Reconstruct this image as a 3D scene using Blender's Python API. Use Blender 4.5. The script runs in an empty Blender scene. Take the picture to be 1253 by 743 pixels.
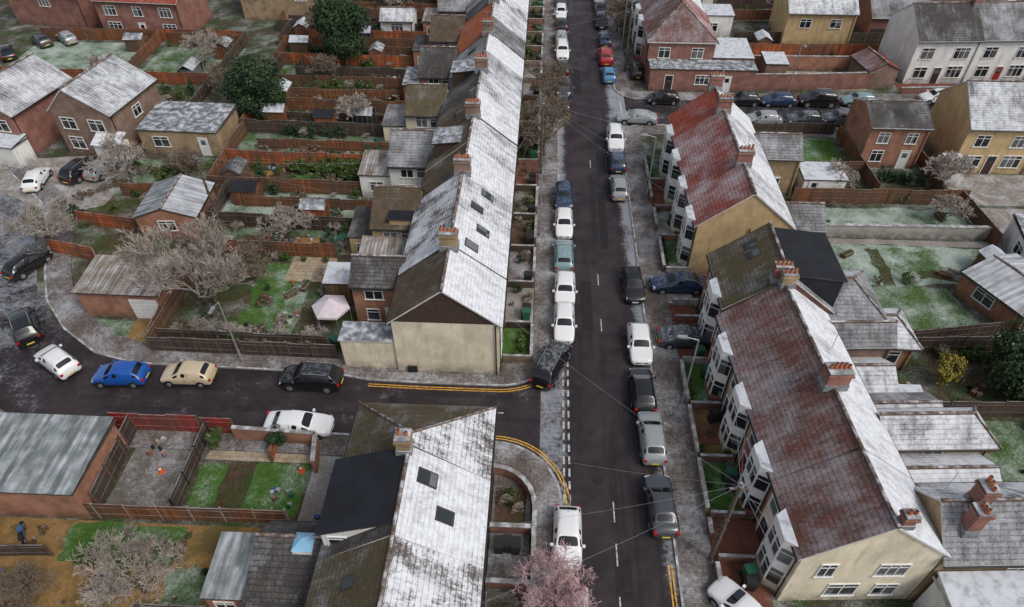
import bpy, bmesh, math, random
from mathutils import Vector, Matrix
R=random.Random(7)
S=bpy.context.scene
COL=bpy.context.collection
S.view_settings.view_transform='Standard'
S.view_settings.look='None'
S.view_settings.exposure=0

# ------------------------------------------------------------ materials
class NT:
    def __init__(s,name,rough=.85,spec=.3):
        s.m=bpy.data.materials.new(name); s.m.use_nodes=True
        s.t=s.m.node_tree; s.b=s.t.nodes['Principled BSDF']
        s.b.inputs['Roughness'].default_value=rough
        s.b.inputs['Specular IOR Level'].default_value=spec
    def n(s,ty,props=None,**inp):
        nd=s.t.nodes.new(ty)
        for k,v in (props or {}).items(): setattr(nd,k,v)
        for k,v in inp.items(): s.set(nd,k.replace('_',' '),v)
        return nd
    def set(s,nd,k,v):
        i=nd.inputs[int(k[1:])] if (k[0]=='i' and k[1:].isdigit()) else nd.inputs[k]
        if isinstance(v,bpy.types.NodeSocket): s.t.links.new(v,i)
        else:
            if hasattr(i.default_value,'__len__') and len(i.default_value)==4 and len(v)==3: v=(*v,1)
            i.default_value=v
    def pos(s): return s.n('ShaderNodeNewGeometry').outputs['Position']
    def nz(s):
        g=s.n('ShaderNodeNewGeometry'); x=s.n('ShaderNodeSeparateXYZ',i0=g.outputs['Normal']); return x.outputs[2]
    def uv(s): return s.n('ShaderNodeTexCoord').outputs['UV']
    def noise(s,scale,detail=5,vec=None,rough=.6):
        return s.n('ShaderNodeTexNoise',Vector=vec or s.pos(),Scale=scale,Detail=detail,Roughness=rough).outputs[0]
    def mr(s,v,a,b,c=0.,d=1.):
        return s.n('ShaderNodeMapRange',{'interpolation_type':'SMOOTHSTEP'},i0=v,i1=a,i2=b,i3=c,i4=d).outputs[0]
    def math(s,op,a,b=0.): return s.n('ShaderNodeMath',{'operation':op},i0=a,i1=b).outputs[0]
    def mix(s,f,a,b,mode='MIX'):
        nd=s.n('ShaderNodeMix',{'data_type':'RGBA','blend_type':mode})
        s.set(nd,'i0',f); s.set(nd,'i6',a); s.set(nd,'i7',b); return nd.outputs[2]
    def bump(s,h,st=.3,dist=.05):
        s.set(s.b,'Normal',s.n('ShaderNodeBump',Strength=st,Distance=dist,Height=h).outputs[0])
    def col(s,c): s.set(s.b,'Base Color',c); return s.m
FROST=(.58,.61,.66); SNOW=(.76,.785,.83)
def thr(f): return .70-.38*f
def basic(name,c,var=.35,scale=1.2,rough=.85,spec=.3,frost=0,metal=0,up=True):
    t=NT(name,rough,spec); t.b.inputs['Metallic'].default_value=metal
    dk=tuple(x*(1-var) for x in c); lt=tuple(min(1,x*(1+var)) for x in c)
    o=t.mix(t.mr(t.noise(scale,8),.3,.7),dk,lt)
    if frost>0:
        f=t.mr(t.noise(1.7,9),thr(frost)-.14,thr(frost)+.14,0,.85)
        if up: f=t.math('MULTIPLY',f,t.mr(t.nz(),.3,.8))
        o=t.mix(f,o,FROST)
    return t.col(o)
def brick(name,c1,c2,mort=(.3,.28,.25),bw=.225,bh=.075,ms=.012,var=.35):
    t=NT(name,.9,.2)
    b=t.n('ShaderNodeTexBrick',Vector=t.uv(),Color1=c1,Color2=c2,Mortar=mort,Scale=1.,Mortar_Size=ms,Brick_Width=bw,Row_Height=bh)
    f=t.mr(t.noise(.9,8),.3,.75,1-var,1+var*.4)
    o=t.mix(1.,b.outputs[0],t.n('ShaderNodeCombineColor',i0=f,i1=f,i2=f).outputs[0],'MULTIPLY')
    o=t.mix(t.mr(t.noise(3.5,6),.5,.8,0,.45),o,(.07,.055,.05))
    z=t.n('ShaderNodeSeparateXYZ',i0=t.pos()).outputs[2]
    o=t.mix(t.math('MULTIPLY',t.mr(z,.0,.8,.6,0),t.mr(t.noise(2,6),.3,.6)),o,(.06,.055,.045))
    t.bump(b.outputs[1],.25,.01); return t.col(o)
def render_m(name,c,var=.2):
    t=NT(name,.92,.2)
    f=t.noise(.7,10,rough=.7)
    o=t.mix(t.mr(f,.35,.7),tuple(x*(1-var) for x in c),tuple(min(.9,x*1.08) for x in c))
    mp=t.n('ShaderNodeMapping',Vector=t.pos(),Scale=(2.2,2.2,.35)).outputs[0]
    o=t.mix(t.mr(t.noise(1.,9,mp),.48,.72,0,.5),o,tuple(x*.5 for x in c))
    z=t.n('ShaderNodeSeparateXYZ',i0=t.pos()).outputs[2]
    o=t.mix(t.math('MULTIPLY',t.mr(z,.0,1.3,.85,0),t.mr(t.noise(1.5,8),.3,.6)),o,tuple(x*.33 for x in c))
    t.bump(t.noise(40,3),.2,.01); return t.col(o)
def roof(name,c1,c2,frost=.4,moss=.3,row=.3,tw=.28,mossc=(.05,.048,.03),fc=FROST,fmax=.7,soft=.12,wear=.25):
    t=NT(name,.85,.25); uv=t.uv()
    dk=tuple(x*.4 for x in c1)
    b=t.n('ShaderNodeTexBrick',Vector=uv,Color1=c1,Color2=c2,Mortar=dk,Scale=1.,Mortar_Size=.012,Brick_Width=tw,Row_Height=row)
    o=b.outputs[0]
    o=t.mix(t.mr(t.noise(.8,9,rough=.7),.38,.66,0,moss),o,mossc)
    o=t.mix(t.mr(t.noise(5,5),.5,.75,0,.45),o,dk)
    v=t.n('ShaderNodeSeparateXYZ',i0=uv).outputs[1]
    fr=t.math('FRACT',t.math('DIVIDE',v,row))
    st=t.n('ShaderNodeMapping',Vector=uv,Scale=(2.6,.4,1)).outputs[0]; sn=t.noise(1.,9,st,.75)
    s=t.math('ADD',t.math('MULTIPLY',t.noise(.45,4),.4),t.math('ADD',t.math('MULTIPLY',sn,.3),t.math('MULTIPLY',t.noise(8,8,rough=.75),.3)))
    s=t.math('ADD',s,t.math('MULTIPLY',t.mr(fr,.0,.35),.04))
    f=t.mr(s,thr(frost)-soft*.8,thr(frost)+soft,0,fmax)
    f=t.math('MULTIPLY',f,t.mr(fr,.0,.14,.62,1.))
    f=t.math('MULTIPLY',f,t.math('SUBTRACT',1.,t.math('MULTIPLY',b.outputs[1],.12)))
    f=t.math('MULTIPLY',f,t.mr(t.noise(2.3,7),.3,.6,1-wear,1.))
    st2=t.n('ShaderNodeMapping',Vector=uv,Scale=(1.1,.16,1),Location=(7,3,1)).outputs[0]
    f=t.math('MULTIPLY',f,t.mr(t.noise(1.,6,st2,.6),.3,.5,1-wear*1.3,1.))
    o=t.mix(f,o,fc)
    t.bump(t.math('SUBTRACT',1.,t.math('ADD',t.math('MULTIPLY',fr,.7),t.math('MULTIPLY',b.outputs[1],.15))),.4,.03)
    return t.col(o)
def sheet(name,c,frost=.6,n=.35):
    t=NT(name,.6,.35); u=t.n('ShaderNodeSeparateXYZ',i0=t.uv()).outputs[0]
    w=t.math('SINE',t.math('MULTIPLY',u,2*math.pi/n)); w=t.mr(w,-.9,.9)
    st=t.n('ShaderNodeMapping',Vector=t.uv(),Scale=(2.2,.25,1)).outputs[0]
    o=t.mix(t.mr(t.noise(1.,8,st),.35,.7),tuple(x*.5 for x in c),c)
    s=t.math('ADD',t.math('MULTIPLY',t.noise(1.,8,st),.5),t.math('MULTIPLY',t.noise(1.2,9),.5))
    f=t.mr(s,thr(frost)-.14,thr(frost)+.16,0,.8); f=t.math('MULTIPLY',f,t.math('ADD',t.math('MULTIPLY',w,.45),.55))
    t.bump(w,.5,.05); return t.col(t.mix(f,o,FROST))
def ground(name,c1,c2,frost=.5,scale=1.,fc=(.50,.56,.54),fmax=.72,c3=None):
    t=NT(name,.95,.15)
    o=t.mix(t.mr(t.noise(1.6*scale,10,rough=.7),.36,.66),c1,c2)
    if c3: o=t.mix(t.mr(t.noise(.35*scale,6),.46,.6,0,.85),o,c3)
    o=t.mix(t.mr(t.noise(9,6,rough=.75),.42,.68,0,.65),o,tuple(x*.3 for x in c1))
    if frost:
        s=t.math('ADD',t.math('MULTIPLY',t.noise(.4*scale,5),.5),t.math('MULTIPLY',t.noise(6*scale,9,rough=.78),.5))
        o=t.mix(t.mr(s,thr(frost)-.12,thr(frost)+.14,0,fmax),o,fc)
    t.bump(t.noise(18,5),.6,.05); return t.col(o)
def paving(name,c1,c2,bw=.6,bh=.6,frost=.4,ms=.015):
    t=NT(name,.85,.3)
    b=t.n('ShaderNodeTexBrick',Vector=t.uv(),Color1=c1,Color2=c2,Mortar=tuple(x*.4 for x in c1),Scale=1.,Mortar_Size=ms,Brick_Width=bw,Row_Height=bh)
    o=t.mix(t.mr(t.noise(1.2,9),.42,.7,0,.6),b.outputs[0],tuple(x*.4 for x in c1))
    s=t.math('ADD',t.math('MULTIPLY',t.noise(.35,5),.5),t.math('MULTIPLY',t.noise(5,9,rough=.78),.5))
    o=t.mix(t.mr(s,thr(frost)-.1,thr(frost)+.13,0,.62),o,FROST)
    return t.col(o)
def planks(name,c,n=.15,frost=.3,var=.35):
    t=NT(name,.85,.2); uv=t.uv()
    b=t.n('ShaderNodeTexBrick',{'offset':0.},Vector=uv,Color1=tuple(x*(1-var) for x in c),Color2=tuple(min(1,x*(1+var)) for x in c),Mortar=tuple(x*.25 for x in c),Scale=1.,Mortar_Size=.012,Brick_Width=n,Row_Height=3.)
    o=t.mix(t.mr(t.noise(.6,6),.4,.7,0,.6),b.outputs[0],tuple(x*.45 for x in c))
    o=t.mix(t.mr(t.noise(.22,3),.42,.58,0,.6),o,(.085,.065,.05))
    f=t.math('MULTIPLY',t.mr(t.nz(),.3,.8),t.mr(t.noise(.7,5),.4,.6,.1,frost)); o=t.mix(f,o,FROST)
    return t.col(o)
def road_m(name,main=False):
    t=NT(name,.7,.3); p=t.pos()
    o=t.mix(t.mr(t.noise(.5,9,rough=.7),.35,.68),(.020,.015,.018),(.043,.033,.036))
    o=t.mix(t.mr(t.noise(.13,4),.5,.65,0,.5),o,(.058,.043,.045))
    o=t.mix(t.mr(t.noise(60,2),.55,.75,0,.35),o,(.10,.095,.10))
    st=t.n('ShaderNodeMapping',Vector=p,Scale=(1.6,.06,1) if main else (.06,1.6,1)).outputs[0]
    o=t.mix(t.mr(t.noise(1.,5,st),.5,.66,0,.6),o,(.014,.011,.013))
    x=t.n('ShaderNodeSeparateXYZ',i0=p).outputs
    s=t.math('ADD',t.math('MULTIPLY',t.noise(.5,5),.4),t.math('MULTIPLY',t.noise(3.6,10,rough=.8),.6))
    if main:
        d=t.math('ABSOLUTE',t.math('SUBTRACT',x[0],5.25))
        s=t.math('ADD',s,t.mr(d,1.8,3.3,-.16,.12))
        s=t.math('ADD',s,t.mr(x[1],22,50,-.06,.035))
    else:
        s=t.math('ADD',s,t.mr(x[0],-46,-32,.07,-.07))
        s=t.math('ADD',s,t.mr(x[0],8,14,0,.06))
    o=t.mix(t.mr(s,.48,.66,0,.58),o,(.42,.45,.5))
    t.bump(t.noise(80,3),.25,.01)
    t.set(t.b,'Roughness',t.mr(t.noise(.4,5),.35,.7,.42,.85)); return t.col(o)
def glass_m():
    t=NT('window_glass',.08,.6)
    cell=t.n('ShaderNodeTexNoise',Vector=t.n('ShaderNodeVectorMath',{'operation':'SNAP'},i0=t.pos(),i1=(1.3,1.3,1.4)).outputs[0],Scale=3.7).outputs[0]
    o=t.mix(t.mr(cell,.5,.6,0,.4),(.018,.022,.028),(.3,.31,.32)); return t.col(o)
def paint_m():
    t=NT('car_paint',.28,.5); oi=t.n('ShaderNodeObjectInfo')
    t.b.inputs['Coat Weight'].default_value=.6; t.b.inputs['Coat Roughness'].default_value=.06
    tc=t.n('ShaderNodeTexCoord').outputs['Object']
    f=t.math('MULTIPLY',t.mr(t.noise(3,9,rough=.7),.4,.66,.0,.3),t.mr(t.nz(),.9,.99))
    f=t.math('MULTIPLY',f,t.mr(oi.outputs['Random'],.65,.9))
    o=t.mix(f,oi.outputs['Color'],FROST)
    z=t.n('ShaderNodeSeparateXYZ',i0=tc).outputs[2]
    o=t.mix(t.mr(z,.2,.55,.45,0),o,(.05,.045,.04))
    t.set(t.b,'Roughness',t.mr(f,0,.4,.22,.7)); return t.col(o)
def carglass_m():
    t=NT('car_glass',.06,.6); oi=t.n('ShaderNodeObjectInfo')
    f=t.math('MULTIPLY',t.mr(t.noise(3,6),.36,.6,0,.6),t.mr(oi.outputs['Random'],.9,.93))
    f=t.math('MULTIPLY',f,t.mr(t.nz(),.3,.6)); t.set(t.b,'Roughness',t.mr(f,0,.4,.06,.8))
    return t.col(t.mix(f,(.008,.009,.012),(.45,.5,.55)))
def leaf_m(name,c1,c2,frost=.2):
    t=NT(name,.8,.2); o=t.mix(t.mr(t.noise(1.1,5),.38,.62),c1,c2)
    o=t.mix(t.mr(t.noise(9,3),.5,.7,0,.5),o,tuple(x*.4 for x in c1))
    if frost: o=t.mix(t.mr(t.noise(3,6),thr(frost)-.06,thr(frost)+.1,0,.6),o,(.45,.5,.48))
    return t.col(o)

M={}
M['red']=brick('red_brick',(.35,.08,.042),(.25,.06,.035)); M['orange']=brick('orange_brick',(.47,.15,.055),(.36,.11,.045))
M['tanb']=brick('tan_brick',(.47,.31,.13),(.37,.23,.10)); M['brown']=brick('brown_brick',(.27,.13,.075),(.19,.09,.055))
M['cream']=render_m('cream_render',(.76,.68,.52)); M['tan']=render_m('tan_render',(.56,.41,.22)); M['white']=render_m('white_render',(.76,.75,.72),.1)
M['pink']=render_m('pebbledash',(.48,.37,.28)); M['grey']=render_m('grey_render',(.42,.40,.37))
M['tilehung']=roof('hung_tiles',(.085,.05,.04),(.06,.037,.031),0,.3,.25,.2)
M['r_white']=roof('roof_frosted',(.15,.14,.14),(.11,.10,.105),.76,.15,fc=SNOW,fmax=.92,wear=.3); M['r_whiteblue']=roof('roof_frosted_slate',(.09,.095,.105),(.12,.12,.13),.53,.2,.26,.3,fc=SNOW,fmax=.8,wear=.4)
M['r_whiteg']=roof('roof_half_frosted',(.10,.095,.095),(.075,.07,.07),.62,.3,fc=SNOW,fmax=.86,wear=.45)
M['r_patch']=roof('roof_patchy',(.10,.085,.08),(.14,.12,.11),.51,.3,fc=SNOW,fmax=.88,soft=.06); M['r_brown']=roof('roof_brown_moss',(.125,.085,.055),(.09,.062,.045),.2,.75,fmax=.45)
M['r_dark']=roof('roof_dark',(.05,.045,.047),(.075,.065,.065),.28,.4,fmax=.45); M['r_red']=roof('roof_red',(.33,.07,.04),(.25,.055,.035),.22,.2,fmax=.45)
M['r_redf']=roof('roof_red_frost',(.29,.065,.042),(.21,.05,.038),.40,.3,fmax=.6); M['r_rb']=roof('roof_redbrown',(.17,.062,.048),(.11,.046,.038),.38,.6,mossc=(.07,.05,.034),fmax=.48,soft=.13)
M['r_moss']=roof('roof_mossy',(.11,.085,.055),(.08,.062,.04),.24,.8,mossc=(.075,.065,.026),fmax=.45); M['r_grey']=roof('roof_grey',(.13,.12,.12),(.09,.085,.09),.42,.3,fmax=.6)
M['r_orange']=roof('roof_orange',(.40,.105,.04),(.31,.085,.035),.18,.15,fmax=.45)
M['felt']=basic('black_felt',(.013,.015,.021),.25,.8,.75,.3); M['feltg']=basic('grey_felt',(.14,.15,.16),.35,.7,.9,.2,.4); M['feltw']=basic('snowy_felt',(.32,.34,.36),.3,.6,.9,.2,.72)
M['sheet']=sheet('sheet_roof',(.22,.25,.25),.38,.55); M['sheetw']=sheet('sheet_roof_frosted',(.35,.35,.36),.64,.5); M['sheetb']=sheet('sheet_roof_brown',(.28,.22,.17),.42,.3)
M['ridge']=basic('ridge_tile',(.12,.08,.06),.4,3,frost=.35); M['fascia']=basic('fascia_white',(.52,.52,.5),.2,2); M['fasciad']=basic('fascia_dark',(.05,.045,.04),.3,2)
M['upvc']=basic('window_frame_white',(.76,.76,.74),.08,2,.4,.4); M['glass']=glass_m(); M['pot']=basic('chimney_pot',(.40,.14,.07),.3,6); M['lead']=basic('lead_flashing',(.2,.21,.22),.3,3,frost=.4)
M['door1']=basic('door_dark',(.05,.03,.03),.2,3,.5); M['door2']=basic('door_red',(.3,.03,.02),.2,3,.5); M['doorw']=basic('garage_door_white',(.72,.72,.7),.08,3,.5)
M['fence']=planks('fence_wood',(.23,.095,.045)); M['fenceo']=planks('fence_wood_orange',(.42,.12,.045)); M['fenced']=planks('fence_wood_dark',(.075,.052,.042)); M['shedw']=planks('shed_wood',(.22,.13,.07),.12); M['concpost']=basic('concrete_post',(.26,.23,.2),.2,3); M['fpost']=basic('fence_post',(.12,.08,.055),.3,3)
M['fencer']=planks('fence_painted_red',(.38,.04,.03)); M['black']=basic('black_plastic',(.02,.02,.02),.2,3,.5); M['metal']=basic('galvanised_steel',(.35,.36,.37),.15,3,.45,metal=.5)
M['road_main']=road_m('asphalt_main',True); M['road']=road_m('asphalt_side'); 
M['pave']=paving('paving_slabs',(.11,.088,.08),(.145,.118,.105),.6,.6,.42); M['kerb']=basic('kerb_stone',(.22,.21,.20),.25,2,frost=.4)
M['patio']=paving('patio_slabs',(.34,.27,.18),(.40,.33,.24),.6,.45,.3); M['block']=paving('block_paving',(.22,.08,.05),(.15,.06,.04),.2,.1,.2,.01); M['conc']=ground('concrete_yard',(.29,.26,.22),(.2,.18,.16),.35,1,FROST)
M['gcourt']=ground('frosty_court',(.13,.115,.10),(.19,.17,.15),.36,1.2,FROST,.6)
M['lawn']=ground('frosted_lawn',(.05,.105,.026),(.08,.135,.04),.43); M['lawnf']=ground('very_frosted_lawn',(.07,.13,.05),(.10,.16,.07),.56,fc=(.53,.60,.58)); M['lawng']=ground('green_lawn',(.05,.125,.02),(.08,.15,.032),.29)
M['soil']=ground('bare_soil',(.07,.045,.03),(.12,.08,.052),.18,c3=(.05,.07,.02)); M['mud']=ground('sandy_mud',(.33,.20,.075),(.23,.14,.06),.12,c3=(.11,.09,.035)); M['brush']=ground('winter_brush',(.06,.052,.026),(.10,.075,.045),.27,1,c3=(.045,.078,.02))
M['ground']=ground('town_ground',(.06,.05,.035),(.09,.075,.055),.32,1,c3=(.045,.078,.022))
M['gravel']=ground('gravel',(.21,.18,.15),(.29,.255,.215),.4,2,FROST)
M['patcha']=basic('patch_asphalt',(.018,.016,.018),.3,3,.7)
M['wpaint']=basic('road_paint_white',(.42,.42,.40),.6,6,.7); M['ypaint']=basic('road_paint_yellow',(.60,.32,.05),.5,5,.7)
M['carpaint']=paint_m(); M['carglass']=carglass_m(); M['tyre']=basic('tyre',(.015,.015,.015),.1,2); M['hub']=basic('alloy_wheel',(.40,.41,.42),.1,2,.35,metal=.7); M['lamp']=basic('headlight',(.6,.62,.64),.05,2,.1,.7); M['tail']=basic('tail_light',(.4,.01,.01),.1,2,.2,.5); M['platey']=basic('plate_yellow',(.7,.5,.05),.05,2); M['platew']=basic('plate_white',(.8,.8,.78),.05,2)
M['leafd']=leaf_m('evergreen_leaves',(.016,.036,.016),(.045,.08,.03),.15); M['leafm']=leaf_m('shrub_leaves',(.045,.08,.018),(.09,.125,.033),.2); M['leafy']=leaf_m('yellow_leaves',(.26,.2,.035),(.16,.15,.035),.1); M['leafb']=leaf_m('brown_leaves',(.10,.06,.038),(.15,.10,.065),.35)
M['twigf']=basic('frosted_twigs',(.37,.32,.28),.4,1.2,.9); M['twigp']=basic('reddish_frosted_twigs',(.54,.37,.38),.3,1.2,.9); M['bark']=basic('bark',(.10,.08,.06),.4,3,.95,frost=.5); M['twigb']=basic('brown_twigs',(.21,.16,.12),.35,1.2,.9)
M['tealc']=basic('mauve_canvas',(.60,.53,.57),.1,2); M['orangep']=basic('orange_plastic',(.6,.10,.04),.05,2,.4); M['bluep']=basic('blue_plastic',(.04,.10,.22),.1,2,.4); M['greenp']=basic('green_plastic',(.03,.11,.07),.1,2,.4); M['skyl']=basic('skylight_frame',(.25,.5,.7),.1,2,.3)
M['tarp']=basic('green_tarpaulin',(.02,.10,.07),.3,2,.6); M['clut']=basic('weathered_plastic',(.4,.4,.38),.5,.9,.6)

# ------------------------------------------------------------ mesh builder
class MB:
    def __init__(s): s.v=[]; s.f=[]; s.fm=[]; s.ms=[]; s.sm=[]
    def mi(s,m):
        m=M[m] if isinstance(m,str) else m
        if m not in s.ms: s.ms.append(m)
        return s.ms.index(m)
    def face(s,pts,m,smooth=False):
        b=len(s.v); s.v+= [tuple(p) for p in pts]; s.f.append(list(range(b,b+len(pts)))); s.fm.append(s.mi(m)); s.sm.append(smooth)
    def hexa(s,b,t,m,mt=None):
        s.face(t,mt or m); s.face(b[::-1],m)
        for i in range(4):
            j=(i+1)%4; s.face([b[i],b[j],t[j],t[i]],m)
    def box(s,x0,x1,y0,y1,z0,z1,m,mt=None):
        q=[(x0,y0),(x1,y0),(x1,y1),(x0,y1)]
        s.hexa([(*p,z0) for p in q],[(*p,z1) for p in q],m,mt)
    def prism(s,poly,z0,z1,m,mt=None):
        n=len(poly); s.face([(*p[:2],z1) for p in poly],mt or m)
        for i in range(n):
            j=(i+1)%n; s.face([(*poly[i][:2],z0),(*poly[j][:2],z0),(*poly[j][:2],z1),(*poly[i][:2],z1)],m)
    def slab(s,pts,t,m,ms):
        lo=[(p[0],p[1],p[2]-t) for p in pts]; s.face(pts,m); s.face(lo[::-1],ms); n=len(pts)
        for i in range(n):
            j=(i+1)%n; s.face([lo[i],lo[j],pts[j],pts[i]],ms)
    def tube(s,p0,p1,r0,r1,n,m,cap=True,smooth=True):
        p0=Vector(p0);p1=Vector(p1);d=(p1-p0)
        if d.length<1e-6:return
        d.normalize(); a=d.orthogonal().normalized(); b=d.cross(a)
        c0=[p0+(a*math.cos(2*math.pi*i/n)+b*math.sin(2*math.pi*i/n))*r0 for i in range(n)]
        c1=[p1+(a*math.cos(2*math.pi*i/n)+b*math.sin(2*math.pi*i/n))*r1 for i in range(n)]
        k=len(s.v); s.v+=[tuple(q) for q in c0+c1]; mi=s.mi(m)
        for i in range(n):
            j=(i+1)%n; s.f.append([k+i,k+j,k+n+j,k+n+i]); s.fm.append(mi); s.sm.append(smooth)
        if cap: s.face(c1,m); s.face(c0[::-1],m)
    def mesh(s,name,uv=True):
        me=bpy.data.meshes.new(name); me.from_pydata(s.v,[],s.f)
        for m in s.ms: me.materials.append(m)
        me.polygons.foreach_set('material_index',s.fm); me.polygons.foreach_set('use_smooth',s.sm)
        if uv:
            uvl=me.uv_layers.new(name='UVMap'); Z=Vector((0,0,1)); uv=[]
            for p in me.polygons:
                n=p.normal
                if abs(n.z)>.995: U=Vector((1,0,0)); V=Vector((0,1,0))
                else: U=Z.cross(n).normalized(); V=n.cross(U)
                for vi in p.vertices:
                    c=me.vertices[vi].co; uv+= [c.dot(U),c.dot(V)]
            uvl.data.foreach_set('uv',uv)
        me.update(); return me
    def build(s,name,parent=None,loc=(0,0,0),rot=0,uv=True):
        o=bpy.data.objects.new(name,s.mesh(name,uv)); COL.objects.link(o)
        if parent: o.parent=parent
        else: o.location=loc; o.rotation_euler=(0,0,rot)
        return o
def empty(name,loc,rot=0,parent=None):
    o=bpy.data.objects.new(name,None); COL.objects.link(o); o.location=loc; o.rotation_euler=(0,0,rot); o.empty_display_size=.5
    if parent: o.parent=parent
    return o
def frame(side,w,l):
    if side=='W': return lambda u,n,z:(-w/2-n,u,z)
    if side=='E': return lambda u,n,z:(w/2+n,u,z)
    if side=='S': return lambda u,n,z:(u,-l/2-n,z)
    return lambda u,n,z:(u,l/2+n,z)
def fbox(mb,fr,u0,u1,z0,z1,n0,n1,m):
    b=[fr(u0,n0,z0),fr(u1,n0,z0),fr(u1,n1,z0),fr(u0,n1,z0)]; t=[(p[0],p[1],z1) for p in b]
    a=(Vector(b[1])-Vector(b[0])).cross(Vector(b[2])-Vector(b[1])).z
    if a<0: b=b[::-1]; t=t[::-1]
    mb.hexa(b,t,m)
def window(mb,fr,u,z,w,h,mull=2,fm='upvc'):
    f=.07
    fbox(mb,fr,u-w/2,u+w/2,z,z+h,.004,.02,'glass')
    fbox(mb,fr,u-w/2-f,u+w/2+f,z+h,z+h+f,.0,.06,fm); fbox(mb,fr,u-w/2-f-.05,u+w/2+f+.05,z-f,z,.0,.1,fm)
    fbox(mb,fr,u-w/2-f,u-w/2,z,z+h,.0,.055,fm); fbox(mb,fr,u+w/2,u+w/2+f,z,z+h,.0,.055,fm)
    for i in range(1,mull): 
        c=u-w/2+w*i/mull; fbox(mb,fr,c-.03,c+.03,z,z+h,.005,.05,fm)
    fbox(mb,fr,u-w/2,u+w/2,z+h*.72,z+h*.72+.05,.006,.046,fm)
def door(mb,fr,u,m='door1',w=.9,h=2.05,z=0):
    fbox(mb,fr,u-w/2,u+w/2,z,z+h,.002,.04,m); fbox(mb,fr,u-w/2-.07,u-w/2,z,z+h+.07,0,.07,'upvc'); fbox(mb,fr,u+w/2,u+w/2+.07,z,z+h+.07,0,.07,'upvc'); fbox(mb,fr,u-w/2,u+w/2,z+h,z+h+.07,0,.068,'upvc')
    fbox(mb,fr,u-w/2+.2,u+w/2-.2,z+1.3,z+1.8,.03,.05,'glass')
def chimney(mb,x,y,z0,z1,w=1.2,d=.65,m='red',pots=4):
    mb.box(x-w/2,x+w/2,y-d/2,y+d/2,z0,z1,m); mb.box(x-w/2-.08,x+w/2+.08,y-d/2-.08,y+d/2+.08,z1-.25,z1-.1,m); mb.box(x-w/2-.04,x+w/2+.04,y-d/2-.04,y+d/2+.04,z1+.001,z1+.07,'lead')
    mb.box(x-w/2-.05,x+w/2+.05,y-d/2-.05,y+d/2+.05,z0,z0+(z1-z0)*.35,'lead')
    for i in range(pots):
        px=x-w/2+w*(i+.5)/pots; h=R.choice([.35,.45,.5,.3]); mb.tube((px,y,z1+.05),(px,y,z1+h),.12,.095,8,'pot'); mb.tube((px,y,z1+h),(px,y,z1+h+.02),.07,.07,8,'black')
def bay(mb,w,u,eave,wallm='red',hw=1.15,dep=.7,roofm='r_grey'):
    def ring(s,z):
        return [(-w/2,u+hw*s,z),(-w/2-dep*s,u+(hw-.45)*s,z),(-w/2-dep*s,u-(hw-.45)*s,z),(-w/2,u-hw*s,z)]
    def band(z0,z1,m,s=1.,mt=None):
        a=ring(s,z0);b=ring(s,z1)
        for i in range(3): mb.face([a[i],a[i+1],b[i+1],b[i]],m)
        mb.face([b[3],b[2],b[1],b[0]],mt or m); mb.face(a,m)
    band(0,.8,wallm); band(.8,2.3,'glass',.95); band(2.3,3.1,'upvc'); band(3.1,4.5,'glass',.95); band(4.5,eave+.05,'upvc',1.03,'feltw')
    for z0,z1 in((.8,2.3),(3.1,4.5)):
        a=ring(.99,0)
        pts=[a[0],a[1],a[2],a[3],((a[0][0]+a[1][0])/2,(a[0][1]+a[1][1])/2),(a[1][0],u)]
        for p in pts: mb.box(p[0]-.045,p[0]+.045,p[1]-.045,p[1]+.045,z0,z1,'upvc')
        for i in range(3):
            mb.tube((a[i][0],a[i][1],z0+(z1-z0)*.7),(a[i+1][0],a[i+1][1],z0+(z1-z0)*.7),.03,.03,4,'upvc')
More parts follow.
